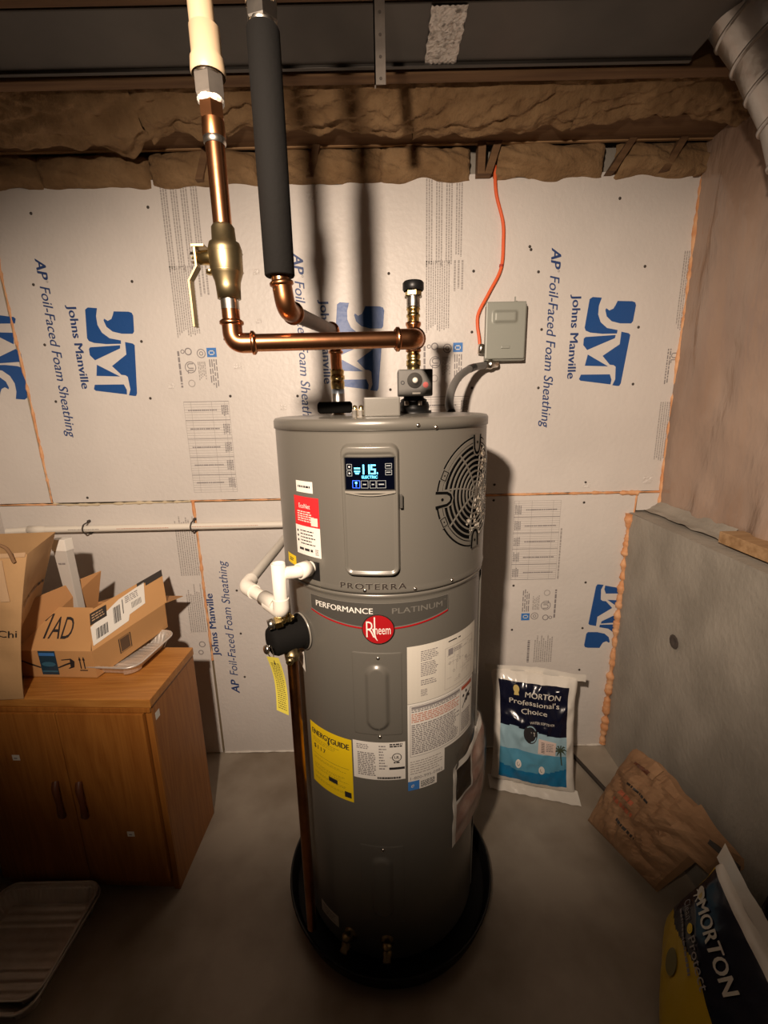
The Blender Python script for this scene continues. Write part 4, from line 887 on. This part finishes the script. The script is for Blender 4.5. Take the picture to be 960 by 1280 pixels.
# ================================================================== OAK CABINET
ca = math.atan2(-.029, .617) * .0 - .047
CO = Vector((-.730, 1.212, 0))
def cabp(x, y, z): # local: x to the left is negative, y to the back
    c, s = math.cos(ca), math.sin(ca); return Vector((CO.x + x * c - y * s * .6, CO.y + x * s + y * c, z))
def cbox(bb, x0, y0, z0, x1, y1, z1, m, bev=.0015):
    bb.hexa([cabp(x0, y0, z0), cabp(x1, y0, z0), cabp(x1, y1, z0), cabp(x0, y1, z0), cabp(x0, y0, z1), cabp(x1, y0, z1), cabp(x1, y1, z1), cabp(x0, y1, z1)], m, bev)
cab = thing('storage_cabinet', 'low oak veneer two door cabinet standing by the left wall', 'cabinet', (-1.04, 1.37, 0))
CW, CD, CH = -.618, .292, .755
b = MB(); cbox(b, -.018, .0, 0, 0, CD, CH - .030, OAKV); b.build('side_panel', cab)
b = MB(); cbox(b, CW, .0, 0, CW + .018, CD, CH - .030, OAKV); b.build('side_panel', cab)
b = MB(); cbox(b, CW + .018, CD - .008, .02, -.018, CD, CH - .030, OAKV, 0); b.build('back_panel', cab)
b = MB(); cbox(b, CW - .004, -.012, CH - .030, .004, CD, CH - .001, OAKH, .003); b.build('cabinet_top', cab)
b = MB(); cbox(b, CW + .018, .001, 0, -.018, .018, .045, OAKV); b.build('base_rail', cab)
b = MB(); cbox(b, -.020, -.006, .0, -.0005, .0, CH - .032, OAKV, .001); b.build('face_stile', cab)
b = MB(); cbox(b, CW + .001, -.014, CH - .045, -.0, -.006, CH - .031, OAKV, .001); b.build('top_rail', cab)
XM = -.300
for i, (x0, x1) in enumerate(((CW + .004, XM - .0015), (XM + .0015, -.022))):
    b = MB(); cbox(b, x0, -.020, .048, x1, -.0015, CH - .048, OAKV, .0015); dr = b.build('door', cab)
    xh = XM - .042 if i == 0 else XM + .036
    b = MB(); pts = [cabp(xh + (.010 * math.cos(k / 10 * PI) if True else 0) * 0 + .012 * math.sin(k / 10 * PI) * (1 if i == 0 else 1) - .004, -.020 - .020 * math.sin(k / 10 * PI) ** .5, .455 - .135 * k / 10) for k in range(11)]
    b.tube(pts, [.0075 + .003 * abs(math.cos(k / 10 * PI)) for k in range(11)], OAKD, 10); b.build('handle', dr)
for x, z, front in ((-.459, .544, 1), (-.129, .250, 1)):
    b = MB(); b.slab([cabp(x - .012, -.0205, z - .010), cabp(x + .012, -.0205, z - .010), cabp(x + .012, -.0205, z + .010), cabp(x - .012, -.0205, z + .010)], .0005, WHITE); b.slab([cabp(x - .007, -.0208, z - .004), cabp(x + .004, -.0208, z - .004), cabp(x + .004, -.0208, z), cabp(x - .007, -.0208, z)], .0001, GINK); b.build('price_sticker', cab)
b = MB(); b.slab([cabp(.0006, .010, .665), cabp(.0006, .034, .665), cabp(.0006, .034, .690), cabp(.0006, .010, .690)], .0004, WHITE); b.build('price_sticker', cab)

# foam offcut left of the cabinet
b = MB(); b.hexa([(-1.400, .98, 0), (-1.380, .98, 0), (-1.380, 1.50, 0), (-1.400, 1.50, 0), (-1.402, .98, .55), (-1.382, .98, .55), (-1.382, 1.50, .55), (-1.402, 1.50, .55)], FOIL, .001)
tag(b.build('foam_offcut'), 'white foil faced foam offcut standing at the left side of the cabinet', 'foam board')

# ================================================================== FOIL TRAYS
def rrect(hw, hh, rad, n=8):
    out = []
    for cx, cy, a0 in ((hw - rad, hh - rad, 0), (-hw + rad, hh - rad, 90), (-hw + rad, -hh + rad, 180), (hw - rad, -hh + rad, 270)):
        for k in range(n + 1): a = math.radians(a0 + 90 * k / n); out.append((cx + rad * math.cos(a), cy + rad * math.sin(a)))
    return out
def tray(name, label, hw, hh, depth, M, group=None, m=ALU, inner=None):
    t = thing(name, label, 'tray', M.translation, group)
    prof = [(-.030, -.030, 0.0), (-.028, -.028, .002), (-.012, -.012, depth * .8), (-.009, -.009, depth * .82), (-.007, -.007, depth), (0, 0, depth + .001), (.001, .001, depth - .003)]
    b = MB(); ring = None; n = 6
    def ringpts(dx, dz, z, crimp=0):
        base = rrect(hw + dx, hh + dx, .045 + max(dx, -.02), 12); pts = []
        res = []
        for i in range(len(base)):
            p, q = base[i], base[(i + 1) % len(base)]; L_ = math.hypot(q[0] - p[0], q[1] - p[1]); k = max(1, int(round(L_ / .007)))
            res.append((p, q, k))
        for p, q, k in res:
            for j in range(k): pts.append((p[0] + (q[0] - p[0]) * j / k, p[1] + (q[1] - p[1]) * j / k))
        return pts
    # fixed topology: sample outer ring and scale inwards
    outer = ringpts(0, 0, 0); N = len(outer); vs = []
    for pi, (dx, _, z) in enumerate(prof):
        for i, (x, y) in enumerate(outer):
            cr = .0016 * (i % 2) * (1 if 1 < pi < 5 else .3); s = (dx - cr)
            nx = max(-1, min(1, x / (hw - .03))) if abs(x) > hw - .045 else 0; ny = max(-1, min(1, y / (hh - .03))) if abs(y) > hh - .045 else 0
            if abs(x) <= hw - .045: nx = 0
            if abs(y) <= hh - .045: ny = 0
            l = math.hypot(nx, ny) or 1
            vs.append(M @ Vector((x + s * nx / l * 1.0, y + s * ny / l, z)))
    fs = [(r * N + i, r * N + (i + 1) % N, (r + 1) * N + (i + 1) % N, (r + 1) * N + i) for r in range(len(prof) - 1) for i in range(N)]
    b.add(vs, fs, m, False); b.add(vs[:N], [tuple(range(N))], m); b.build('tray_wall', t)
    b = MB(); rim = [(M @ Vector((x, y, depth + .0008))) for x, y in outer]; b.tube(rim + [rim[0]], .0028, m, 8, False); b.build('rolled_rim', t)
    b = MB()
    b.grid(lambda a, c: M @ Vector(((a - .5) * 2 * (hw - .035), (c - .5) * 2 * (hh - .035), .0045 + .0018 * math.sin((c) * 60) * (1 if (c > .72 or c < .28) else .15) + .0008 * noise.noise((a * 9, c * 9, 2)))), 30, 80, m, True); b.build('embossed_base', t)
    return t
rot = Matrix.Rotation(math.radians(0), 4, 'Z')
tray('foil_tray', 'aluminium foil tray on the floor, lower of the nested pair before the cabinet', .164, .168, .056, Matrix.Translation((-1.135, 1.020, .001)) @ Matrix.Rotation(math.radians(-1.5), 4, 'Z'), 'nested foil trays on the floor')
tray('foil_tray', 'aluminium foil tray on the floor, upper of the nested pair before the cabinet', .162, .156, .054, Matrix.Translation((-1.135, 1.030, .014)) @ Matrix.Rotation(math.radians(0), 4, 'Z'), 'nested foil trays on the floor')
tray('foil_tray', 'aluminium foil tray lying under the cardboard box on the cabinet', .150, .125, .038, Matrix.Translation((-.955, 1.440, CH + .004)) @ Matrix.Rotation(math.radians(-6), 4, 'Z') @ Matrix.Rotation(math.radians(0), 4, 'X'))

# ================================================================== CARDBOARD BOX
t = thing('cardboard_box', 'open cardboard shipping box marked 1AD tilted on a foil tray', 'box', (-1.03, 1.45, .755))
FL, FR = Vector((-1.222, 1.335, .757)), Vector((-.958, 1.318, .757)); dk = Vector((.118, .262, .042)); hup = Vector((.008, -.012, .103))
BL, BR = FL + dk, FR + dk; FLt, FRt, BLt, BRt = FL + hup, FR + hup, BL + hup, BR + hup
T = .003
b = MB(); b.slab([FL, FR, FRt, FLt], T, CARD, CARDD); b.slab([FR, BR, BRt, FRt], T, CARD, CARDD); b.slab([BR, BL, BLt, BRt], T, CARD, CARDD); b.slab([BL, FL, FLt, BLt], T, CARD, CARDD); b.slab([FL, BL, BR, FR], T, CARD, CARDD); bx = b.build('box_body', t)
v1 = Vector((-.008, .139, .088)); f1 = [FLt, FRt - Vector((.004, 0, 0)), FRt + v1 - Vector((.060, 0, 0)), FLt + v1]
b = MB(); b.slab(f1, T, CARD, CARDD); fA = b.build('flap', t, label='front flap hand marked 1AD')
v2 = Vector((-.058, .104, .092)); BRx = BRt + (BRt - FRt) * .03; f2 = [FRt, BRx, BRx + v2, FRt + v2]
b = MB(); b.slab(f2, T, CARD, CARDD); fB = b.build('flap', t, label='side flap with shipping label')
v3 = Vector((-.030, .030, .128)); f3 = [BLt, FLt, FLt + v3, BLt + Vector((.025, .012, .125))]
b = MB(); b.slab(f3, T, CARD, CARDD); b.build('flap', t)
v4 = Vector((.02, .105, -.020)); f4 = [BRt, BLt, BLt + v4, BRt + v4]
b = MB(); b.slab(f4, T, CARD, CARDD); b.build('flap', t)
def quadmap(q):
    q = [Vector(p) for p in q]; n = (q[1] - q[0]).cross(q[3] - q[0]).normalized()
    return lambda u, v, d: (q[0] * (1 - u) + q[1] * u) * (1 - v) + (q[3] * (1 - u) + q[2] * u) * v + n * d
pr = Print(quadmap(f1)); pr.strip([(.25, .66), (.345, .84), (.33, .26)], [.024, .030, .030], INK, .0010); pr.text('AD', .74, .38, .26, INK, .0010, shear=.12, width=.34); pr.build('marker_writing', fA)
pr = Print(quadmap([FL, FR, FRt, FLt]))
pr.strip([(.06, .62), (.16, .50), (.30, .36)], [.03, .05, .04], INK, .0008); pr.strip([(.52, .36), (.62, .48), (.70, .56)], [.03, .04, .05], INK, .0008); pr.strip([(.58, .66), (.70, .70), (.72, .62), (.71, .40), (.66, .34)], [.03, .05, .06, .05, .02], INK, .0008)
for x in (.82, .87): pr.strip([(x, .34), (x, .72)], .015, INK, .0008); pr.poly([(x - .018, .66), (x + .018, .66), (x, .80)], INK, .0008)
pr.rect(.80, .26, .90, .30, INK, .0008); pr.build('printed_arrow', bx)
TAPEB = mat('blue_black_tape', (.015, .05, .085), .25); pr = Print(quadmap([FL, FR, FRt, FLt]))
pr.rect(.30, .10, .52, 1.0, TAPEB, .0012); pr.rect(.31, .82, .51, .93, BLUELBL, .0016); pr.disc(.41, .50, .09, mat('tape_blue_mark', (.04, .14, .22), .3), .0016); pr.rect(.31, .20, .51, .26, mat('tape_blue_mark', (0, 0, 0)), .0016); pr.build('packing_tape', bx)
pr = Print(quadmap([f2[0], f2[1], f2[2], f2[3]]))
pr.poly([(.02, .10), (.46, .16), (.48, .30), (.70, .34), (.72, .93), (.36, .86), (.0, .58)], WHITE, .0010)
pr.mb.add([], [], WHITE)
pr.build('shipping_label', fB, 'white shipping label')
pr = Print(quadmap(f2))
for k in range(12): pr.rect(.06 + k * .012, .20, .064 + k * .012 + .003 * (k % 3), .46, INK, .0016)
for k in range(9): pr.rect(.28 + k * .01, .30, .284 + k * .01 + .002 * (k % 3), .72, INK, .0016)
for k in range(10): pr.rect(.52 + k * .014, .42, .525 + k * .014, .58, INK, .0016)
pr.rect(.40, .42, .41, .80, INK, .0016); pr.dashes(.44, .64, .64, .84, 4, GINK, .0016, .5, .04, .2, 5); pr.rect(.0, .62, .20, .92, MANB, .0014); pr.dashes(.02, .68, .18, .88, 3, KRAFTL, .0018, .4, .03, .2, 6)
pr.build('label_print', fB)
pr = Print(quadmap(f2)); pr.rect(.62, .90, 1.0, 1.0, MANB, .0010); pr.poly([(.74, .80), (1.0, .80), (1.0, .92), (.74, .95)], MANB, .0009); pr.build('dark_tape', fB)
pr = Print(quadmap([FR, BR, BRt, FRt])); pr.rect(.33, .30, .45, .78, mat('dark_barcode_print', (.12, .07, .04), .6), .0010); pr.frame(.31, .26, .47, .82, .01, INK, .0012); pr.build('printed_square', bx)

# ================================================================== PAPER BAG ON THE CABINET
t = thing('paper_bag', 'upright brown paper takeout bag with folded handles on the cabinet, far left', 'paper bag', (-1.24, 1.30, CH))
BE = [[(-1.43, 1.205, CH), (-1.43, 1.22, .97), (-1.42, 1.27, 1.185)],
      [(-1.123, 1.217, CH), (-1.098, 1.235, .98), (-1.085, 1.300, 1.195)],
      [(-1.275, 1.42, CH), (-1.195, 1.455, 1.00), (-1.092, 1.44, 1.225)],
      [(-1.43, 1.43, CH), (-1.43, 1.45, 1.0), (-1.42, 1.44, 1.22)]]
def bedge(k, c):
    p, q, r_ = [Vector(x) for x in BE[k % 4]]; q = q * 2 - (p + r_) / 2
    return p * (1 - c) ** 2 + q * 2 * c * (1 - c) + r_ * c * c
def bagpt(side, a, c):
    p = bedge(side, c) * (1 - a) + bedge(side + 1, c) * a
    m_ = min(1, 7 * a, 7 * (1 - a))
    k = (.016 * noise.noise(p * 8) + .007 * noise.noise(p * 21)) * math.sin(min(1, c * 1.15) * PI * .85 + .1) * m_
    if side == 1: p += Vector((-.035, .0, 0)) * math.sin(a * PI) * (1 - abs(2 * c - .7)) * (c < .85)
    return p + Vector((k, -k * 1.2, 0))
b = MB()
for sd in range(4): b.grid(lambda a, c: bagpt(sd, a, c), 18, 30, KRAFT)
b.add([bagpt(s, 0, 0) for s in range(4)], [(0, 3, 2, 1)], KRAFT); bg = b.build('bag_body', t)
b = MB(); b.grid(lambda a, c: bagpt(0, a * .97 + .02, .985 + c * .03) + Vector((0, -.003, 0)), 16, 1, KRAFTL); b.build('top_fold', t)
for x0, x1 in ((.28, .42), (.72, .80)):
    b = MB(); b.grid(lambda a, c: bagpt(0, x0 + (x1 - x0) * a + .10 * (1 - c), .70 + c * .27) + Vector((0, -.0035, 0)), 3, 6, KRAFTL); b.build('handle_patch', t)
b = MB(); b.tube(spline([(-1.35, 1.275, 1.15), (-1.335, 1.275, 1.195), (-1.26, 1.275, 1.225), (-1.18, 1.278, 1.238), (-1.130, 1.282, 1.222), (-1.115, 1.284, 1.175)], 6), .0052, mat('kraft_handle', (.22, .12, .055), .8), 8); b.build('handle', t)
pr = Print(lambda u, v, d: bagpt(0, u, v) + Vector((0, -.003 - d, 0))); pr.text('Chi', .070, .80, .45, MANB, .0005, width=.17); pr.build('bag_print', t)
pr = Print(lambda u, v, d: bagpt(1, u, v) + Vector((.0035 + d, -.0015, 0))); pr.dashes(.15, .60, .95, .64, 1, MANB, .0005, .55, .15, .0, 8); pr.build('bag_print', t)

# white carton behind the bag
t = thing('white_carton', 'narrow pale grey carton standing upright in the open cardboard box beside the paper bag', 'box', (-1.113, 1.515, .80))
b = MB(); b.hexa([(-1.138, 1.500, .800), (-1.108, 1.498, .800), (-1.100, 1.525, .800), (-1.125, 1.527, .800), (-1.160, 1.498, 1.180), (-1.112, 1.496, 1.178), (-1.104, 1.523, 1.178), (-1.150, 1.525, 1.180)], mat('carton_grey_white', (.50, .47, .43), .5), .002); b.build('carton_body', t)
b = MB(); b.hexa([(-1.161, 1.497, 1.140), (-1.110, 1.495, 1.138), (-1.102, 1.526, 1.138), (-1.150, 1.528, 1.140), (-1.162, 1.497, 1.182), (-1.110, 1.495, 1.180), (-1.102, 1.526, 1.180), (-1.151, 1.528, 1.182)], WHITE, .002); b.build('carton_lid', t)
pr = Print(lambda u, v, d: Vector((-1.145 + u, 1.4945 - d, 1.09 + v))); pr.dashes(.0, .0, .025, .008, 1, GINK, .0005, .7, .008, 0, 5); pr.build('carton_print', t)

# ================================================================== SALT BAGS
def pillow(name, label, corners, bulge, back, colfn, t=None, nu=40, nv=50, cat='salt bag', crumple=.004):
    P00, P10, P11, P01 = [Vector(c) for c in corners]; n = (P10 - P00).cross(P01 - P00).normalized()
    t = t or thing(name, label, cat, ((P00 + P10) / 2)[:2] + (0,))
    def f(u, v, d=0.0, side=1):
        wv = 1.0 - .07 * math.sin(v * PI) ** .6 * 1.0 + .03 * noise.noise((v * 6, 1, 5)) if 0 < v < 1 else 1.0
        u0_ = u; u = .5 + (u - .5) * wv; v = v + .012 * noise.noise((u * 5, 3, 9)) * (1 if (v < .02 or v > .98) else 0)
        p = (P00 * (1 - u) + P10 * u) * (1 - v) + (P01 * (1 - u) + P11 * u) * v
        e = max(0, (4 * u0_ * (1 - u0_))) ** .42 * max(0, (4 * v * (1 - v))) ** .38
        c = crumple * (.6 * noise.noise((u * 4, v * 5, 3)) + .5 * (1 - 2.4 * abs(noise.noise((u * 5 + v * 3, v * 4 - u * 2, 8)))) + .25 * noise.noise((u * 14, v * 12, 5)))
        h = (bulge if side > 0 else back) * e + c * min(1, e * 2)
        pinch = .03 * (1 - e) * math.sin(v * PI) * (1 if u > .5 else -1) * 0
        return p + n * (side * h + d) + Vector((0, 0, 0))
    b = MB(); b.grid(lambda a, c: f(a, c), nu, nv, BAGW, True, False, colfn); b.grid(lambda a, c: f(a, c, 0, -1), nu, nv, BAGW, True, True, colfn)
    b.build('bag_film', t); return t, f
def salt_col(u, v):
    if u < .09 or u > .90 or v > .925 or v < .055: return BAGW
    if v > .52 + .02 * math.sin(u * 6): return NAVY
    if v > .335: return BAGLB
    if v > .20 - .05 * math.sin(u * 4): return BAGMB
    return BAGDB
t, f = pillow('salt_bag', 'white and navy blue salt bag with beach picture leaning on the back wall', [(.440, 1.625, .035), (.770, 1.535, .030), (.800, 1.665, .480), (.452, 1.745, .492)], .055, .030, salt_col, nu=70, nv=90, crumple=.017)
pr = Print(lambda u, v, d: f(u, v, .0022 + d))
pr.text('MORTON', .068, .60, .805, CREAM, .0004, shear=.1, bold=.03, width=.42, align='c'); pr.build('brand_lettering', t); pr = Print(pr.map); pr.text("Professional's", .064, .50, .735, CREAM, .0004, bold=.02, width=.60, align='c'); pr.text('Choice', .060, .50, .665, CREAM, .0004, bold=.02, width=.31, align='c'); pr.text('WATER SOFTENER', .028, .60, .590, CREAM, .0004, width=.3, align='c')
pr.build('brand_lettering', t); pr = Print(pr.map); pr.disc(.29, .865, .036, BAGGOLD, .0004); pr.poly([(.26, .81), (.32, .81), (.31, .86), (.27, .86)], BAGGOLD, .0004)
pr.build('printed_emblem', t)
pr = Print(lambda u, v, d: f(u, v, .0022 + d)); pr.disc(.46, .50, .085, INK, .0004); pr.disc(.46, .50, .075, BAGLB, .0006, 20, .066); pr.text('SALT', .05, .46, .485, CREAM, .0008, bold=.03, width=.12, align='c'); pr.build('printed_seal', t)
pr = Print(lambda u, v, d: f(u, v, .0022 + d)); pr.disc(.32, .215, .036, WHITE, .0004); pr.disc(.32, .215, .018, GINK, .0006, 12, .012); pr.build('printed_badge', t)
pr = Print(lambda u, v, d: f(u, v, .0022 + d)); pr.disc(.60, .195, .036, WHITE, .0004); pr.disc(.60, .195, .018, GINK, .0006, 12, .012); pr.build('printed_badge', t)
pr = Print(lambda u, v, d: f(u, v, .0022 + d)); pr.strip([(.84, .26), (.83, .33), (.82, .38)], .014, PALM, .0004)
for k in range(9): a = k * .7; pr.strip([(.82, .39), (.82 + .05 * math.cos(a), .40 + .035 * math.sin(a)), (.82 + .085 * math.cos(a), .385 + .05 * math.sin(a))], [.012, .016, .003], PALM, .0005)
pr.build('printed_palm', t)
pr = Print(lambda u, v, d: f(u, v, .0035 + d)); pr.poly([(.55, .345), (.76, .34), (.77, .455), (.56, .47)], mat('sticker_pink', (.70, .56, .50), .45), .0004)
for k in range(9): pr.rect(.59, .36 + k * .010, .63, .364 + k * .010, INK, .0008)
pr.dashes(.65, .37, .74, .445, 5, GINK, .0008, .5, .02, .2, 4); pr.build('price_label', t)
b = MB(); b.grid(lambda a, c: Vector((.425 + a * .405, 1.745 - a * .085 - .006 * math.sin(a * 9), .478 + c * .034 - .02 * abs(a - .3) ** 1.3 + .006 * noise.noise((a * 12, c * 2, 1)))), 30, 4, BAGW); b.build('top_seam', t)
b = MB(); b.grid(lambda a, c: Vector((.430 + a * .350, 1.638 - a * .100 - c * .045, .034 - c * .030 + .006 * noise.noise((a * 14, c * 3, 5)))), 30, 5, BAGW); b.build('bottom_seam', t)

# yellow and navy bag leaning on the concrete wall at the right
def yel_col(u, v):
    if v > .93: return BAGW
    if u < .03: return BAGY
    e = .30 + .22 * sstep(.10, .55, u) - .10 * sstep(0, .12, .12 - u)
    return NAVY if v > e else BAGY
t, f = pillow('salt_bag', 'yellow and navy salt bag slumped against the concrete wall, lower right', [(.885, 1.085, .012), (.592, .640, .012), (.855, .500, .330), (.958, 1.025, .305)], .055, .025, yel_col, nu=60, nv=60)
pr = Print(lambda u, v, d: f(u, v, .0025 + d)); pr.text('MORTON', .16, .17, .65, CREAM, .0004, bold=.03, width=.46); pr.text('Clean', .11, .10, .50, GINK, .0004, width=.13); pr.disc(.29, .535, .032, YEL, .0006); pr.disc(.29, .535, .022, BAGY, .0008, 16, .015); pr.text('Protect', .11, .34, .50, LINK, .0004, width=.26)
pr.build('brand_lettering', t); pr = Print(pr.map); pr.disc(.12, .72, .050, CREAM, .0004); pr.disc(.125, .71, .028, BAGGOLD, .0006)
for k in range(7): pr.strip([(.12, .70), (.12 + .055 * math.cos(k * .9), .70 + .075 * math.sin(k * .9))], .010, CREAM, .0004)
pr.build('printed_emblem', t)
pr = Print(lambda u, v, d: f(u, v, .0025 + d)); pr.dashes(.14, .42, .55, .47, 1, GINK, .0004, .5, .02, .1, 6); pr.disc(.40, .27, .075, mat('bag_olive_seal', (.18, .15, .05), .5), .0004); pr.build('bag_print', t)
b = MB(); b.grid(lambda a, c: lerp((.962, 1.045, .295), (.855, .50, .325), a) + Vector((.0, .0, .045 * c)) + Vector((-.012 * math.sin(a * 5), 0, .004 * noise.noise((a * 14, c, 2)))) + Vector((.022, .006, 0)) * c, 30, 3, BAGW); b.build('top_seam', t, label='white stitched top seam')
# third bag, mostly out of frame on the right
t, f = pillow('salt_bag', 'dark salt bag edge showing at the right frame edge beside the concrete wall', [(.990, .945, .16), (.945, .60, .16), (1.005, .60, .46), (1.015, .925, .42)], .02, .008, lambda u, v: CREAM if .40 < v < .46 else NAVY)
b = MB(); b.tube(spline([(.985, 1.00, .262), (.975, .93, .256), (.972, .85, .262), (.955, .78, .270)], 6), .004, BAGW, 8); tag(b.build('pull_string'), 'pale pull string lying between the two salt bags at right', 'string')

# ================================================================== CRUMPLED PAPER BAG
t = thing('crumpled_paper_bag', 'crumpled brown paper grocery bag slumped against the concrete wall at right', 'paper bag', (.88, 1.33, 0))
cor = [Vector((.776, 1.43, .006)), Vector((.890, 1.160, .006)), Vector((.990, 1.075, .31)), Vector((.965, 1.50, .27))]
def crum(u, v, side=1):
    p = (cor[0] * (1 - u) + cor[1] * u) * (1 - v) + (cor[3] * (1 - u) + cor[2] * u) * v
    n = (cor[1] - cor[0]).cross(cor[3] - cor[0]).normalized(); e = (16 * u * (1 - u) * v * (1 - v)) ** .4 if 0 < u < 1 and 0 < v < 1 else 0
    fld = abs(noise.noise((u * 5 + 2, v * 5, 4))) * .045 + abs(noise.noise((u * 12, v * 9, 9))) * .018
    h = (.055 + fld * 1.1) * e if side > 0 else -.006 * e
    jag = .02 * noise.noise((u * 7, v * 3, 1)) * (v > .9) + .055 * max(0, math.sin(u * PI)) ** .7 * v
    return p + n * h + Vector((0, 0, jag))
b = MB(); b.grid(lambda a, c: crum(a, c), 34, 34, KRAFTD, False); b.grid(lambda a, c: crum(a, c, -1), 20, 20, KRAFTD, False, True); b.build('bag_body', t)
b = MB(); b.grid(lambda a, c: crum(.10 + .36 * a, .86 + .12 * c) + Vector((-.010, -.004, .006)) + Vector((0, 0, .012 * c)), 8, 3, KRAFTD, False); b.build('folded_rim', t)
b = MB(); b.grid(lambda a, c: crum(.20 + .20 * a, .86 + .05 * c) + Vector((-.014, -.006, .010)), 6, 2, OAKD, False); b.build('handle_slot', t)
b = MB(); b.grid(lambda a, c: crum(.78 + .25 * a, .62 + .40 * c) + Vector((-.006, -.012, .012)) + Vector((.05, -.03, -.03)) * a * a, 10, 10, KRAFTD, False); b.build('torn_flap', t)
pr = Print(lambda u, v, d: crum(u, v) + Vector((-.0035, -.0015, .0035)))
pr.dashes(.22, .40, .48, .46, 1, mat('faded_red_ink', (.42, .11, .05), .7), .001, .7, .05, 0, 4); pr.dashes(.24, .50, .44, .56, 1, mat('faded_red_ink', (0, 0, 0)), .001, .7, .05, 0, 5)
pr.build('bag_print', t)
pr = Print(pr.map); pr.dashes(.36, .26, .62, .31, 1, MANB, .001, .6, .04, 0, 7); pr.build('bag_print', t); pr = Print(pr.map); pr.dashes(.30, .64, .55, .68, 1, MANB, .001, .6, .035, 0, 9); pr.build('bag_print', t)

b = MB(); b.tube([(.852, 1.765, .012), (.915, 1.545, .012)], .009, STICK, 10); tag(b.build('dark_rod'), 'short dark rod on the floor between salt bag and crumpled paper bag', 'rod')
b = MB(); b.hexa([(.955, 1.10, .30), (1.00, 1.01, .285), (1.005, 1.012, .297), (.960, 1.105, .315), (.958, 1.112, .30), (1.008, 1.012, .285), (1.010, 1.016, .297), (.965, 1.118, .315)], STICK, .001); tag(b.build('wood_splinter'), 'thin dark wood splinter poking out from the crumpled paper bag at right', 'stick')
print('objects', len(bpy.data.objects), 'tris', sum(len(o.data.polygons) for o in bpy.data.objects if o.type == 'MESH') * 2)
